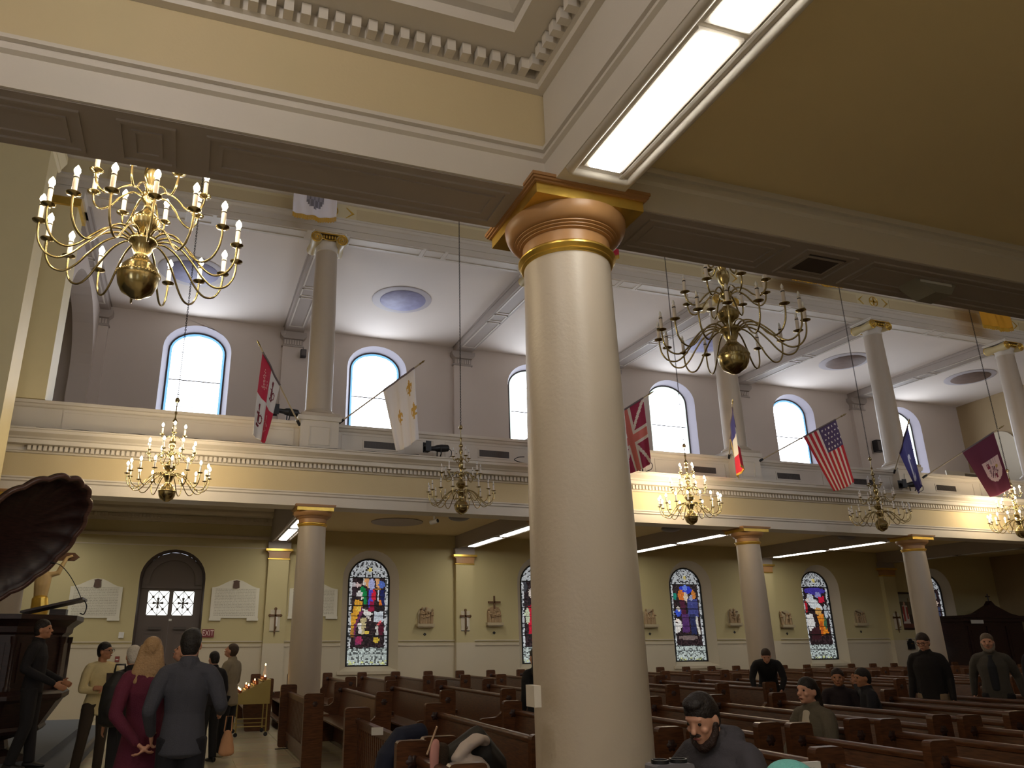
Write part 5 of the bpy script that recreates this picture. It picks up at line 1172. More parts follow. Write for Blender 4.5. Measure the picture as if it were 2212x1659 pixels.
# ================================================================ PULPIT, CRUCIFIX
t = thing('pulpit', 'dark carved wooden pulpit with panelled octagonal tub at the left', 'pulpit', (-2.36, 12.32, .26))
def octa(prof, name, m, sm=None, par=None): 
    mb = MB().lathe([(r, z-.26) for r, z in prof], seg=8); c_, s_ = math.cos(PI/8), math.sin(PI/8); mb.v = [(x*c_-y*s_, x*s_+y*c_, z) for x, y, z in mb.v]
    return mb.build(name, m, par or t, world=False)
octa([(.62, .26), (.60, .34), (.34, .40), (.30, .55)], 'foot', M_dwood)
octa([(.30, .50), (.48, .55), (.72, .60), (.76, .64), (.74, .68), (.86, .86), (.95, 1.0)], 'bowl', M_dwood)
octa([(.95, .98), (1.00, 1.02), (1.00, 1.07), (.93, 1.12)], 'lower_cornice', M_dwood)
body = octa([(.89, 1.10), (.89, 1.82)], 'tub', M_dwood)
octa([(.89, 1.80), (.93, 1.83), (.94, 1.90), (1.00, 1.95), (1.06, 1.99), (1.06, 2.05), (.85, 2.05), (.85, 1.9)], 'handrail', M_dwood)
for k in range(8):
    a = 2*PI*(k+.0)/8+PI/8*2; ap = .89*math.cos(PI/8); hwid = .89*math.sin(PI/8)
    pn = MB(); pn.box(-hwid*.72, hwid*.72, -.012, .012, 1.22-.26, 1.70-.26); o = pn.build('panel', M_dwood, t, world=False); o.location = (ap*math.cos(a), ap*math.sin(a), 0); o.rotation_euler = (0, 0, a+PI/2)
    q = MB().lathe([(.04, .86), (.045, .90), (.032, .92), (.032, 1.42), (.045, 1.45), (.05, 1.52)], seg=10); o = q.build('corner_column', M_dwood, t, world=False, smooth=50); a2 = a+PI/8; o.location = (.90*math.cos(a2), .90*math.sin(a2), 0)
dk = atY(150, 1322, 12.4)
d_ = thing('book_rest', 'sloping dark book rest with gooseneck microphone on the pulpit rim', 'lectern', (-1.62, 11.95, 2.05))
MB().prism([(-.36, .02), (.34, .20), (.34, .235), (-.36, .055)], 'x', 0, 0).v
o = MB().add([(-.42, -.28, .02), (.30, -.28, .20), (.30, .28, .20), (-.42, .28, .02), (-.42, -.28, .05), (.30, -.28, .23), (.30, .28, .23), (-.42, .28, .05)], [(3, 2, 1, 0), (4, 5, 6, 7), (0, 1, 5, 4), (1, 2, 6, 5), (2, 3, 7, 6), (3, 0, 4, 7)]).build('desk', M_dwood, d_, world=False)
MB().box(-.10, .10, -.10, .10, 0, .08).build('stand', M_dwood, d_, world=False)
MB().tube(smooth_pts([(.26, 0, .21), (.18, 0, .36), (.06, 0, .54), (-.06, 0, .66), (-.14, 0, .69)], 4), .006, 6).build('gooseneck', M_black, d_, world=False)
MB().lathe([(.010, 0), (.014, .01), (.014, .05), (.008, .06)], (-.14, 0, .69), 8, ax=(-1, 0, .1)).build('microphone', M_black, d_, world=False)
MB().tube(smooth_pts([(.30, -.05, .20), (.34, -.05, .12), (.32, -.05, .02), (.27, -.05, .03)], 4), .008, 6).build('hook', M_black, d_, world=False)
# scalloped sounding board, tilted like a shell
cc = atY(38, 1168, 12.2); t = thing('pulpit_canopy', 'dark wooden shell shaped sounding board tilted above the pulpit', 'canopy', tuple(cc))
nz = Vector((.50, -.65, -.45)).normalized(); ax_ = (Vector((.62, .05, .78))-nz*Vector((.62, .05, .78)).dot(nz)).normalized(); ay_ = nz.cross(ax_)
def sh(a, r, dz): 
    lob = 1+.045*abs(math.sin(a*9))
    return ax_*(1.06*r*lob*math.cos(a))+ay_*(.66*r*lob*math.sin(a))-nz*dz
n = 144; mb = MB(); prof = [(1.0, 0.0), (1.035, .02), (1.05, .06), (1.03, .10), (.9, .20), (.6, .34), (.25, .42)]; inner = [(1.0, 0.0), (.95, .015), (.93, .05), (.8, .14), (.55, .22), (.25, .27)]
for nm, pf in (('outer_shell', prof), ('inner_shell', inner)):
    mb = MB(); vs = []; fs = []
    for r, dz in pf: vs += [sh(2*PI*k/n, r, dz) for k in range(n)]
    for i in range(len(pf)-1):
        for k in range(n): k2 = (k+1) % n; fs.append((i*n+k, i*n+k2, (i+1)*n+k2, (i+1)*n+k))
    fs.append(tuple((len(pf)-1)*n+k for k in range(n))); mb.add(vs, fs).build(nm, M_dwood, t, world=False, smooth=50)
MB().tube([sh(2*PI*k/n, 1.02, .01) for k in range(n)], .036, 8, closed=True).build('rim_moulding', wood('canopy_rim_wood', (110, 78, 66), (70, 46, 40), .3), t, world=False, smooth=60)
MB().tube([-nz*.4+ax_*(-.3), Vector((-3.1, 13.4, 3.6))-cc], .10, 10).build('support_bracket', M_dwood, t, world=False)
o = MB().lathe([(.02, 0), (.09, .02), (.12, .06), (.10, .10), (.03, .14)], tuple(ax_*(-1.0)-nz*-.02), 12, ax=tuple(-nz)).build('carved_boss', M_dwood, t, world=False, smooth=50)
# crucifix on the column behind the pulpit
c0 = atY(95, 1235, 15.30); t = thing('crucifix', 'carved crucifix with pale golden figure behind the pulpit canopy', 'crucifix', (c0.x, 15.40, 0))
ze = atY(150, 1202, 15.35).z
x = c0.x; MB().box(x-.055, x+.055, 15.40, 15.47, ze-2.1, ze+.55).build('upright', M_bwood, t); xr = atY(168, 1202, 15.4).x
MB().prism([(xr+.03, ze), (xr-.05, ze+.07), (2*x-xr+.05, ze+.07), (2*x-xr-.03, ze), (2*x-xr+.05, ze-.07), (xr-.05, ze-.07)], 'y', 15.395, 15.465).build('crossbeam', M_bwood, t)
MB().box(x-.16, x+.16, 15.46, 15.58, ze-1.2, ze-1.0).build('wall_bracket', M_bwood, t)
f_ = MB(); P = lambda a, b, c: Vector((x+a, 15.34+b, ze+c)); L_ = (1, 0, 0); hx = (xr-x)
loft(f_, [P(0, 0, -.95), P(0, 0, -.75), P(0, -.01, -.5), P(0, -.01, -.33), P(0, 0, -.25), P(0, -.02, -.17)], [.12, .105, .13, .14, .05, .05], [.08, .07, .08, .06, .05, .05], L_)
f_.ball(P(.03, -.05, -.07), (.075, .085, .10))
for sg in (-1, 1): loft(f_, [P(sg*.10, 0, -.32), P(sg*.22, 0, -.29), P(sg*(hx*.55), 0, -.16), P(sg*(hx-.16), .02, -.02), P(sg*(hx-.08), .02, .01)], [.055, .05, .042, .03, .025], None, (0, 1, 0), 10); loft(f_, [P(sg*.06, 0, -.95), P(sg*.07, -.08, -1.3), P(sg*.04, .0, -1.68), P(sg*.03, -.03, -1.85)], [.075, .06, .045, .035], None, L_, 10)
soft('figure', f_, mat('ivory_gold_figure', (206, 176, 122), .45, var=.12, vscale=6), t, .012, 3)
g = MB(); loft(g, [P(0, -.01, -.72), P(.02, -.02, -.9), P(.01, -.02, -1.12)], [.13, .145, .13], [.10, .11, .10], L_); soft('loincloth', g, M_gold, t, .012, 3)
# ================================================================ WALL FITTINGS
def engraved(name):
    m = bpy.data.materials.new(name); m.use_nodes = True; nt = m.node_tree; b = nt.nodes['Principled BSDF']; L = nt.links.new
    tc = nt.nodes.new('ShaderNodeTexCoord'); sx = nt.nodes.new('ShaderNodeSeparateXYZ'); L(tc.outputs['Object'], sx.inputs[0])
    def mth(op, a, bb=None):
        n = nt.nodes.new('ShaderNodeMath'); n.operation = op
        if isinstance(a, (int, float)): n.inputs[0].default_value = a
        else: L(a, n.inputs[0])
        if bb is not None:
            if isinstance(bb, (int, float)): n.inputs[1].default_value = bb
            else: L(bb, n.inputs[1])
        return n.outputs[0]
    row = mth('FLOOR', mth('MULTIPLY', sx.outputs['Z'], 26.0)); fr = mth('FRACT', mth('MULTIPLY', sx.outputs['Z'], 26.0))
    band = mth('MULTIPLY', mth('GREATER_THAN', fr, 0.35), mth('LESS_THAN', fr, 0.75))
    cx_ = nt.nodes.new('ShaderNodeCombineXYZ'); L(mth('MULTIPLY', sx.outputs['X'], 55.0), cx_.inputs[0]); L(row, cx_.inputs[1])
    n = nt.nodes.new('ShaderNodeTexNoise'); n.inputs['Scale'].default_value = 1.0; n.inputs['Detail'].default_value = 1; L(cx_.outputs[0], n.inputs['Vector'])
    k = mth('MULTIPLY', band, mth('GREATER_THAN', n.outputs['Fac'], 0.47))
    mx = nt.nodes.new('ShaderNodeMix'); mx.data_type = 'RGBA'; mx.inputs['A'].default_value = (*lin((222, 216, 198)), 1); mx.inputs['B'].default_value = (*lin((176, 168, 148)), 1)
    L(k, mx.inputs['Factor']); L(mx.outputs['Result'], b.inputs['Base Color']); b.inputs['Roughness'].default_value = .4
    return m
M_engr = engraved('engraved_marble')
def plaque(label, pl, pr, top, bot):
    a, b = atY(*pl, YW-.02), atY(*pr, YW-.02); x0, x1 = a.x, b.x; zt = atY((pl[0]+pr[0])/2, top, YW-.02).z; zb = atY((pl[0]+pr[0])/2, bot, YW-.02).z; xc = (x0+x1)/2; hw = (x1-x0)/2; H = zt-zb
    t = thing('memorial_plaque', label, 'plaque', (xc, YW-.01, zb))
    sh_ = H*.80; tp = [(hw, sh_)]+[(hw*(1-k/10), sh_+(H-sh_)*(1-math.cos(PI*k/10))/2) for k in range(1, 11)]+[(-hw*k/10, sh_+(H-sh_)*(1+math.cos(PI*k/10))/2) for k in range(1, 11)]
    MB().prism([(-hw, .07), (hw, .07)]+tp, 'y', -.035, .0).build('slab', M_marb, t, world=False)
    MB().box(-hw*.86, hw*.86, -.039, -.034, .12, sh_*.98).build('inscription', M_engr, t, world=False)
    for sg in (-1, 1): MB().box(sg*hw*.78-hw*.24, sg*hw*.78+hw*.24, -.05, 0, 0, .07).build('corbel', M_marb, t, world=False)
    MB().prism([(-.085, H-.21), (-.07, H-.06), (-.09, H-.04), (0, H-.015), (.09, H-.04), (.07, H-.06), (.085, H-.21), (.0, H-.235)], 'y', -.06, -.034).build('crest', mat('dark_brown_crest', (86, 60, 46), .4, var=.1), t, world=False)
plaque('white marble memorial plaque left of the grey door, behind the pulpit', (144, 1330), (258, 1330), 1249, 1341)
plaque('white marble memorial plaque right of the grey door', (452, 1338), (556, 1338), 1252, 1341)
plaque('white marble memorial plaque half hidden behind the first lower column', (622, 1335), (727, 1335), 1256, 1337)
# stations of the cross
M_rel = mat('carved_relief_ochre', (168, 140, 104), .6, var=.25, vscale=14, bump=.3, bscale=60)
M_shelf = mat('relief_stone', (186, 170, 138), .6, var=.08)
def relief(label, px, cross=False, seed=1):
    p = atY(*px, YW-.06); rg = random.Random(seed); t = thing('wall_relief', label, 'relief', (p.x, YW, p.z-.32))
    MB().box(-.25, .25, -.16, 0, 0, .08).box(-.22, .22, -.12, 0, -.03, 0).build('shelf', M_shelf, t, world=False)
    MB().prism([(-.21, .08), (.21, .08)]+[(.21*math.cos(PI*k/10), .36+.17*math.sin(PI*k/10)) for k in range(11)], 'y', -.05, 0).build('backing', M_shelf if not cross else M_rel, t, world=False)
    n = rg.choice((4, 5))
    for k in range(n):
        x = -.15+.30*k/(n-1)+rg.uniform(-.02, .02); h = rg.uniform(.26, .46) if k % 2 == 0 else rg.uniform(.2, .34); ln = rg.uniform(-.06, .06); yy = -.085+rg.uniform(-.02, .02)
        f = MB(); loft(f, [(x, yy, .09), (x+ln*.4, yy, .09+h*.45), (x+ln, yy, .09+h*.78)], [.055, .05, .042], [.045, .04, .035], (1, 0, 0), 10); f.ball((x+ln*1.2, yy-.005, .09+h*.78+.065), (.033, .033, .042), 10, 7)
        loft(f, [(x+ln, yy-.02, .09+h*.7), (x+ln+rg.uniform(-.08, .08), yy-.06, .09+h*.55), (x+ln+rg.uniform(-.1, .1), yy-.06, .09+h*.6)], [.02, .018, .014], None, (0, 1, 0), 8)
        soft('carved_figure', f, M_rel, t, .009, 2, world=False)
    if cross: MB().box(-.02, .02, -.09, -.05, .2, .82).box(-.19, .19, -.09, -.05, .62, .67).build('cross', M_bwood, t, world=False)
    else:
        a = rg.uniform(-.5, .5); MB().tube([(-.16*math.cos(a), -.06, .42-.16*math.sin(a)), (.16*math.cos(a), -.06, .42+.16*math.sin(a))], .018, 6).build('beam', M_bwood, t, world=False)
    d = MB()
    for k in range(4): d.ball((.025*math.cos(k*PI/2), -.008, -.20+.025*math.sin(k*PI/2)), (.02, .01, .02), 8, 6)
    d.build('quatrefoil', M_black, t, world=False)
RL = [((919, 1328), False, 'carved station relief right of the nearest stained window'), ((1068, 1326), True, 'carved station relief with upright cross left of the foreground column'), ((1403, 1331), False, 'carved station relief just right of the foreground column'),
      ((1585, 1329), False, 'carved station relief left of the column behind the leaning man'), ((1698, 1333), False, 'carved station relief right of the column behind the leaning man'), ((1857, 1330), False, 'carved station relief left of the last visible pilaster')]
for i, (px, cr, lb) in enumerate(RL): relief(lb, px, cr, 11+i)
# consecration crosses with candle on the pilasters
for lb, k, px in (('brass candle cross on the pilaster left of the first lower column', 1, (592, 1340)), ('brass candle cross on the pilaster beside the upright cross relief', 2, (1002, 1341)), ('brass candle cross on the pilaster left of the painting', 5, (1921, 1342))):
    y = YW-.165; p = atY(*px, y); t = thing('wall_cross', lb, 'cross', (PX[k], y, p.z)); g = MB()
    MB().box(-.13, .13, -.006, 0, -.27, .27).build('back_plate', M_dado, t, world=False)
    g.box(-.022, .022, -.035, -.008, -.30, .27).box(-.13, .13, -.035, -.008, .10, .15)
    for (xx, zz) in ((0, .29), (-.14, .125), (.14, .125)): g.ball((xx, -.02, zz), (.04, .018, .04), 8, 6)
    g.tube([(0, -.02, -.30), (0, -.03, -.38)], [.02, .006], 6); g.tube([(0, -.02, -.2), (.02, -.10, -.22), (.03, -.10, -.16)], .012, 6); g.build('cross', mat('aged_bronze', (112, 84, 58), .45, metal=.5, var=.15), t, world=False)
    MB().lathe([(.02, -.15), (.02, .08), (0, .085)], (.03, -.10, 0), 10).build('candle', M_candle, t, world=False)
    MB().box(-.13, .13, -.012, 0, -.275, -.262).build('rail', M_black, t, world=False)
# painting, small box, confessional
a, b = atY(1929, 1279, YW-.03), atY(1981, 1360, YW-.03); W_, H_ = b.x-a.x, a.z-b.z
t = thing('framed_painting', 'tall dark framed painting of a robed figure in white and red', 'painting', ((a.x+b.x)/2, YW-.04, b.z))
fr = MB(); fr.box(-W_/2, W_/2, -.03, .03, 0, .06).box(-W_/2, W_/2, -.03, .03, H_-.06, H_).box(-W_/2, -W_/2+.06, -.03, .03, .06, H_-.06).box(W_/2-.06, W_/2, -.03, .03, .06, H_-.06); fr.build('frame', M_dwood, t, world=False)
vs = []; fs = []; cs = []; nu, nv = 30, 46
for j in range(nv+1):
    for i in range(nu+1): vs.append((-W_/2+.05+(W_-.1)*i/nu, 0, .05+(H_-.1)*j/nv))
for j in range(nv):
    for i in range(nu):
        k = j*(nu+1)+i; fs.append((k, k+1, k+nu+2, k+nu+1)); u, v = (i+.5)/nu, (j+.5)/nv; c = (92, 84, 66) if v > .4 else (66, 52, 42)
        if v > .75: c = (150, 146, 124)
        if abs(u-.80)*6+abs(v-.72) < .25: c = (120, 96, 64)
        if ((u-.5)/(.10+.14*(1-v)))**2 < 1 and v < .66: c = (206, 190, 176)
        if .34 < u < .46 and .2 < v < .62 or .56 < u < .68 and .25 < v < .6: c = (168, 70, 62)
        if ((u-.5)/.07)**2+((v-.70)/.06)**2 < 1: c = (190, 150, 126)
        if v < .12: c = (104, 60, 48)
        cs.append(lin(c))
colored('canvas', vs, fs, cs, mat('oil_paint', (255, 255, 255), .45, attr='col', var=0), t)
p = atY(1968, 1392, YW-.05)
t = thing('alms_box', 'small dark pointed box on the wall under the painting', 'box', (p.x, YW, p.z)); MB().prism([(-.12, -.16), (.12, -.16), (.12, .10), (.05, .12), (0, .19), (-.05, .12), (-.12, .10)], 'y', -.10, 0).build('box', M_black, t, world=False); MB().box(-.05, .05, -.105, -.10, .02, .035).build('slot', M_brass, t, world=False)
p = atY(2068, 1330, 20.7); x0 = p.x+.1
t = thing('confessional', 'dark wooden confessional with pointed pediment and small white sign at far right', 'confessional', (x0+1.4, 21.0, 0))
MB().box(x0, x0+2.8, 20.6, 21.5, 0, 2.3).build('cabinet', M_dwood, t); MB().box(x0-.08, x0+2.88, 20.5, 21.5, 2.3, 2.42).box(x0-.14, x0+2.94, 20.44, 21.5, 2.42, 2.5).build('cornice', M_dwood, t)
MB().prism([(x0+.2, 2.5), (x0+.6, 2.58), (x0+1.25, 2.85), (x0+1.4, 3.0), (x0+1.55, 2.85), (x0+2.2, 2.58), (x0+2.6, 2.5)], 'y', 20.5, 20.7).build('pediment', M_dwood, t)
for k in range(3): d = MB().box(x0+.12+k*.9, x0+.86+k*.9, 20.56, 20.6, .12, 2.15).build('door_panel', M_dwood, t); MB().box(.22+k*.9-1.4, .76+k*.9-1.4, -.455, -.44, .3, 2.0).build('inner_panel', M_dwood, d, world=False)
q = atY(2110, 1343, 20.5); MB().box(q.x-.28, q.x+.28, 20.47, 20.5, q.z-.06, q.z+.06).build('sign', M_white, t)
MB().tube([(x0+1.4, 20.6, 3.0), (x0+1.4, 20.6, 3.25)], .02, 6).box(x0+1.3, x0+1.5, 20.59, 20.61, 3.13, 3.17).build('finial_cross', M_dwood, t)

# ================================================================ VOTIVE CANDLE RACK
t = thing('votive_rack', 'brass votive candle rack with lit candles beside the first pew end', 'candle rack', (1.42, 16.75, 0)); M_rack = mat('brushed_brass_sheet', (176, 158, 98), .4, metal=.6, var=.1)
MB().prism([(-.34, .58), (.30, .58), (.30, 1.02), (.24, 1.02), (-.34, .74)], 'y', -.42, .42).build('cabinet', M_rack, t, world=False)
lg = MB()
for (xx, yy) in ((-.30, -.38), (.26, -.38), (-.30, .38), (.26, .38)): MB().tube([(xx, yy, .08), (xx, yy, .60)], .014, 8).build('leg', M_rack, t, world=False); MB().lathe([(.035, -.012), (.04, 0), (.035, .012)], (xx, yy, .04), 12, ax=(0, 1, 0)).build('caster', M_black, t, world=False)
for zz in (.18, .32, .46): MB().tube([(-.30, -.38, zz), (.26, -.38, zz)], .009, 6).build('crossbar', M_rack, t, world=False) if zz != .46 else None
MB().tube([(-.30, .38, .18), (.26, .38, .18)], .009, 6).build('crossbar', M_rack, t, world=False)
MB().tube([(-.30, -.38, .32), (-.30, .38, .32)], .009, 6).build('crossbar', M_rack, t, world=False)
m_cup = MB().lathe([(.022, 0), (.028, .01), (.030, .06), (.026, .06), (.024, .02), (0, .02)], seg=10).mesh('glass_cup', 50); m_cup.materials.append(mat('red_amber_glass', (150, 84, 60), .2, var=.1))
m_wax = MB().lathe([(.022, .02), (.022, .045), (0, .045)], seg=10).mesh('wax', 50); m_wax.materials.append(M_candle)
m_fl = MB().lathe([(.002, 0), (.007, .01), (.009, .02), (.005, .035), (.0, .048)], seg=8).mesh('flame', 180); m_fl.materials.append(M_flame)
rg = random.Random(3)
for r in range(4):
    x = -.26+r*.15; z = .785+r*.078
    MB().box(x-.06, x+.06, -.41, .41, z-.03, z-.012).build('tray', M_rack, t, world=False)
    for c in range(8):
        y = -.35+c*.10; v = thing('votive_candle', 'amber glass votive candle, %s from the camera on the %s tray of the rack' % (ORD[c], ['lowest', 'second lowest', 'second highest', 'highest'][r]), 'candle', (1.42+x, 16.75+y, z-.012), group='votive candles on the brass rack')
        inst(m_cup, 'glass_cup', v); inst(m_wax, 'wax', v)
        if rg.random() < .42: inst(m_fl, 'flame', v, (0, 0, .047))
v = thing('altar_candle', 'tall white candle in clear glass at the top of the votive rack', 'candle', (1.66, 16.98, 1.02)); MB().lathe([(.035, 0), (.04, .02), (.04, .14), (.02, .17), (.018, .24), (0, .24)], seg=14).build('candle', M_candle, v, world=False, smooth=50); inst(m_fl, 'flame', v, (0, 0, .24))

# ================================================================ GALLERY FITTINGS
def spot(label, p, rz, tilt, k=1.0):
    t = thing('stage_spotlight', label, 'spotlight', tuple(p), rz)
    b = MB().lathe([(.0, -.22), (.055, -.22), (.075, -.20), (.085, -.05), (.075, .05), (.055, .10), (.05, .20), (.075, .24), (.075, .34), (.06, .34), (.055, .25), (0, .25)], (0, 0, .22), 16, ax=(math.cos(tilt), 0, math.sin(tilt))); b.build('barrel', M_black, t, world=False, smooth=40)
    MB().box(.22, .34, -.09, -.075, .12, .34).box(.22, .34, .075, .09, .12, .34).build('shutter', M_black, t, world=False)
    MB().tube([(0, -.10, .22), (0, -.11, .08), (0, -.06, .02), (0, .06, .02), (0, .11, .08), (0, .10, .22)], .014, 6).build('yoke', M_black, t, world=False)
    MB().cbox((0, 0, .012), (.10, .16, .024)).build('foot', M_black, t, world=False)
    MB().tube(smooth_pts([(-.20, 0, .24), (-.28, .02, .18), (-.26, .02, .06), (-.12, .02, .015)], 4), .009, 6).build('cable', M_black, t, world=False)
p = atY(622, 905, 15.80); spot('black stage spotlight on the parapet beside the leftmost flag', (p.x, 15.80, 6.10), PI+.15, .02)
p = atY(948, 985, 15.32); spot('black stage spotlight on the cornice left of the unlit chandelier', (p.x, 15.30, 5.43), PI+.1, -.12)
p = atY(1972, 1062, 15.32); spot('black stage spotlight on the cornice beside the plain blue flag', (p.x, 15.30, 5.43), PI-.2, -.1)
p = atY(1385, 1030, 15.32); spot('black stage spotlight half hidden below the crossed flag', (p.x, 15.30, 5.43), PI-.9, -.1)
def boxspk(label, p, sz, m=None):
    t = thing('loudspeaker', label, 'speaker', tuple(p)); MB().cbox((0, 0, 0), sz).build('cabinet', m or M_black, t, world=False); MB().cbox((0, -sz[1]/2-.004, 0), (sz[0]*.8, .008, sz[2]*.8)).build('grille', M_vent, t, world=False); MB().tube([(0, sz[1]/2, 0), (0, sz[1]/2+.08, 0)], .015, 6).build('bracket', M_black, t, world=False)
p = atY(655, 764, YW-.27); boxspk('small black speaker on the gallery pilaster by the first gallery column', p, (.16, .16, .22))
p = atY(1897, 964, YW-.27); boxspk('small black speaker on the gallery wall left of the column by the blue flag', p, (.30, .22, .44))
for px_, lb in (((992, 1122), 'grey oval loudspeaker under the gallery left of the foreground column'), ((1450, 1146), 'grey oval loudspeaker under the gallery right of the foreground column'), ((1831, 1163), 'grey oval loudspeaker under the gallery between the two right columns'), ((2154, 1177), 'grey oval loudspeaker under the gallery at the right edge')):
    p = atZ(*px_, 4.50); t = thing('ceiling_speaker', lb, 'speaker', (p.x, p.y, 4.55), group='oval ceiling speakers'); MB().ball((0, 0, 0), (.26, .26, .09), 20, 10).build('dome', mat('grey_speaker', (126, 122, 128), .5, var=.05), t, world=False, smooth=180); MB().tube([(0, 0, .05), (0, 0, .13)], .03, 8).build('mount', M_grey, t, world=False)
p = atZ(938, 1117, 4.30); t = thing('security_camera', 'white security camera under the gallery edge below the unlit chandelier', 'camera', (p.x, p.y, 4.30)); MB().lathe([(.045, -.10), (.05, -.08), (.05, .10), (.0, .10)], (0, 0, -.10), 14, ax=(-.5, .8, -.1)).build('housing', M_white, t, world=False, smooth=40); MB().lathe([(.042, 0), (.042, .004), (0, .004)], (-.052, -.083, -.095) if False else (.052, -.083, -.09), 14, ax=(.5, -.8, .1)).build('lens', M_black, t, world=False); MB().tube([(0, 0, .02), (0, 0, -.08)], .025, 8).build('bracket', M_white, t, world=False)
t = thing('ledge_cable', 'loose dark cable lying along the gallery cornice ledge', 'cable', (0, 15.3, 5.43)); MB().tube([(-2.9+.25*k, .02*math.sin(k*1.7)-.08, .012+.008*math.sin(k*2.9)) for k in range(30)], .014, 6).build('cable', M_black, t, world=False, smooth=60)
tag(MB().tube(smooth_pts([(7.0, 15.28, 5.445), (6.75, 15.30, 5.47), (6.6, 15.34, 5.53), (6.7, 15.36, 5.60), (6.85, 15.36, 5.62)], 5), .010, 6).build('cable_loop', M_black), 'short dark cable loop on the ledge near the foreground column', 'cable')
p = atY(253, 1424, YW-.03); t = thing('fire_alarm_box', 'small dark red alarm box on the wall left of the door', 'alarm', (p.x, YW, p.z)); MB().cbox((0, -.025, 0), (.10, .05, .13)).build('box', mat('dull_red_enamel', (130, 56, 48), .4, var=.05), t, world=False); MB().cbox((0, -.055, -.01), (.06, .012, .025)).build('pull_bar', M_white, t, world=False)
p = atY(2098, 1030, 20.9); t = thing('gallery_cupboard', 'open cream cupboard holding a white bundle at the gallery west end', 'cupboard', (p.x, 20.9, 5.46)); w_ = .75
MB().box(-w_, w_, .3, .36, 0, 2.2).box(-w_, -w_+.05, -.3, .3, 0, 2.2).box(w_-.05, w_, -.3, .3, 0, 2.2).box(-w_+.05, w_-.05, -.3, .3, 2.15, 2.2).box(-w_+.05, w_-.05, -.3, .3, 1.5, 1.54).build('carcass', M_dado, t, world=False); MB().box(-w_-.9, -w_, -.33, -.29, 0, 2.2).build('door', M_dado, t, world=False)
b = MB(); rg = random.Random(9)
for k in range(9): b.ball((p.x+rg.uniform(-.25, .3), 20.8+rg.uniform(-.1, .1), 5.46+1.66+rg.uniform(0, .2)), rg.uniform(.10, .16), 10, 7)
bt = thing('white_bundle', 'crumpled white cloth bundle inside the gallery cupboard', 'cloth', (p.x, 20.8, 7.0)); soft('cloth', b, mat('white_linen', (220, 214, 226), .8, var=.05), bt, .02, 2)

# ================================================================ NEAR OBJECTS
p = atY(1168, 1505, 3.68); MB().box(p.x-.025, p.x+.012, 3.70, 3.80, p.z-.05, p.z+.05).build('cover_plate', M_trim, NEARCOL)
p = atZ(2000, 622, 4.30); t = thing('emergency_light', 'small grey wedge shaped light under the dark beam at upper right', 'lamp', (p.x, p.y, 4.32)); MB().prism([(-.22, 0), (.22, 0), (.14, -.10), (-.02, -.10)], 'y', -.09, .09).build('housing', mat('pale_grey_plastic', (150, 146, 132), .4, var=.04), t, world=False); MB().box(-.16, .16, -.095, -.09, -.03, -.01).build('lamp_strip', M_white, t, world=False)
p = atD(1446, 1652, 3.45); t = thing('stroller_tray', 'grey and black stroller tray with cup holders in front of the bearded man', 'stroller', (p.x, p.y, 0)); z = p.z
MB().prism(rounded([(-.09, z-.06), (.09, z-.06), (.10, z+.008), (-.10, z+.008)], .02), 'y', -.05, .05).build('console', mat('grey_plastic', (110, 108, 116), .4, var=.04), t, world=False)
for sx in (-.047, .047): MB().lathe([(.04, 0), (.04, .018), (.033, .018), (.031, .003), (0, .003)], (sx, 0, z+.006), 18).build('cup_holder', M_black, t, world=False, smooth=40)
for sx in (-.12, .12): MB().tube([(sx, .1, .12), (sx*.8, 0, z-.03)], .014, 8).build('frame_tube', M_black, t, world=False); MB().lathe([(.10, -.02), (.12, 0), (.10, .02)], (sx, .1, .12), 18, ax=(1, 0, 0)).build('wheel', M_black, t, world=False)
p = atD(1706, 1668, 3.55); t = thing('turquoise_cap', 'turquoise knitted cap with dark patterned brim at the bottom edge', 'hat', (p.x, p.y, 0)); b = MB(); b.ball((0, 0, p.z-.03), (.115, .115, .085), 18, 12); soft('crown', b, mat('turquoise_knit', (126, 206, 200), .9, var=.1, vscale=30, bump=.5, bscale=120), t, .008, 2, world=False)
d = MB(); rg = random.Random(5)
for k in range(16): d.ball((-.05+.10*rg.random(), -.105, p.z+.0+.02*rg.random()), .012, 8, 6)
d.build('pattern', M_black, t, world=False); MB().lathe([(.10, .0), (.10, p.z-.08), (.06, p.z-.03)], (0, 0, .45 if False else 0), 14).build('stack', M_grey, t, world=False); MB().cbox((.17, .05, p.z-.02), (.10, .02, .10)).build('paper_tag', M_white, t, world=False)
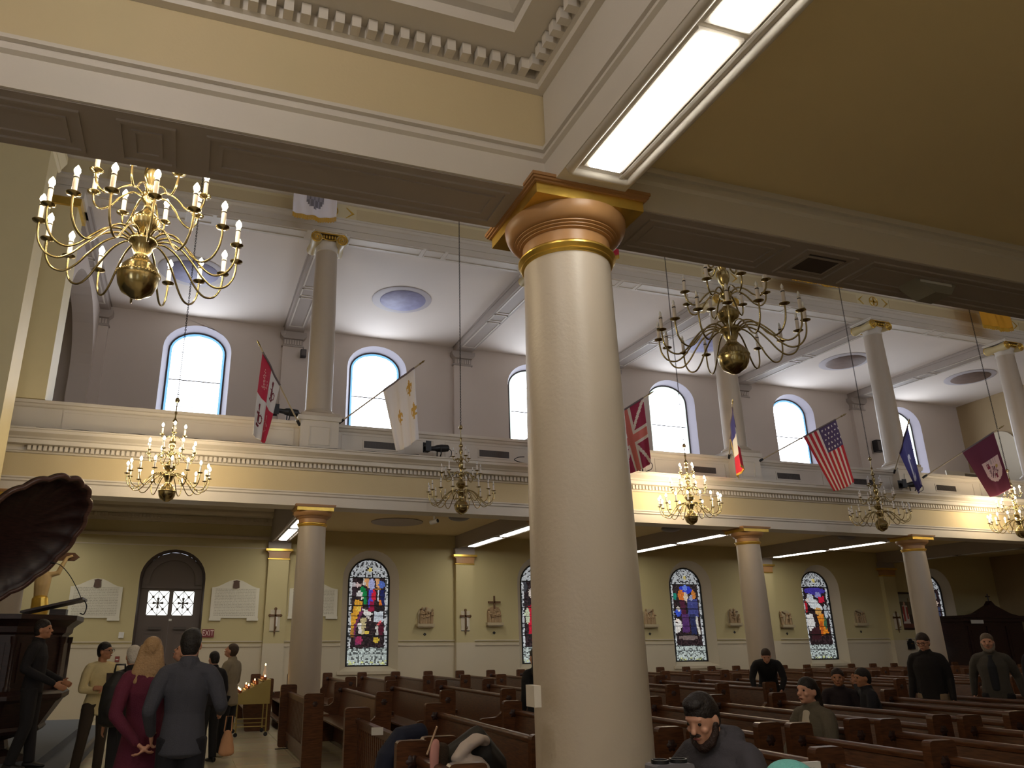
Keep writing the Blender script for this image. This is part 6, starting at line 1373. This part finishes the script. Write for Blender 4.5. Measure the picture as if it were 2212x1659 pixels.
# things left on the pews
t = thing('fur_hood_parka', 'dark parka with fur trimmed hood and white lining on a pew seat', 'coat', tuple(atD(1000, 1640, 5.35))); q = Vector((0, 0, 0)); b = MB()
loft(b, [(-.20, .05, -.28), (-.05, 0, -.12), (.12, .0, .0), (.25, .08, -.1)], [.16, .22, .22, .14], [.12, .17, .17, .12], (0, 0, 1), 14); soft('shell', b, mat('dark_olive_nylon', (44, 42, 40), .7, var=.1), t, .012, 3, world=False)
b = MB(); loft(b, [(-.12, -.20, .02), (-.04, -.18, .10), (.06, -.13, .14), (.13, -.10, .12)], [.05, .075, .075, .05], [.04]*4, (0, 1, 0), 12); loft(b, [(-.10, -.22, -.02), (-.02, -.23, -.01), (.04, -.22, -.02), (.09, -.20, -.05)], [.05, .07, .065, .045], [.045]*4, (0, .3, 1), 12); soft('lining', b, mat('cream_lining', (206, 194, 186), .85, var=.05), t, .010, 3, world=False)
b = MB(); loft(b, [(-.19, -.12, .10), (-.22, -.14, -.04), (-.16, -.18, -.16), (-.02, -.2, -.2), (.12, -.18, -.19)], [.05, .065, .07, .065, .05], None, (0, 1, 0), 12); soft('fur_trim', b, mat('brown_fur', (78, 64, 52), .95, var=.4, vscale=50, bump=1.0, bscale=160), t, .009, 1, world=False)
t = thing('pink_mitten', 'pale pink mitten with a stick lying beside the parka', 'mitten', tuple(atD(938, 1622, 5.1))); b = MB(); loft(b, [(0, 0, -.12), (.0, 0, -.02), (.008, 0, .04), (.015, 0, .065)], [.03, .034, .032, .02], [.02, .024, .02, .014], (1, 0, 0), 12); soft('mitten', b, mat('pink_wool', (206, 150, 142), .85, var=.06), t, .008, 2, world=False); MB().tube([(-.05, 0, -.02), (-.01, 0, .08), (.02, 0, .15)], .007, 8).build('stick', mat('pale_wood', (190, 160, 130)), t, world=False)
t = thing('navy_coat', 'dark navy coat draped over the near pew screen', 'coat', tuple(atD(842, 1650, 6.5))); b = MB(); loft(b, [(-.10, 0, -.50), (-.08, 0, -.20), (-.02, 0, .06), (.10, .02, .20), (.30, .05, .22)], [.10, .13, .14, .12, .08], [.09]*5, (0, 1, 0), 14); soft('coat', b, mat('navy_wool', (34, 40, 62), .9, var=.12, vscale=10), t, .012, 4, world=False); MB().cbox((-.12, -.02, .26), (.10, .02, .06)).build('paper', M_white, t, world=False)
apply_soft()
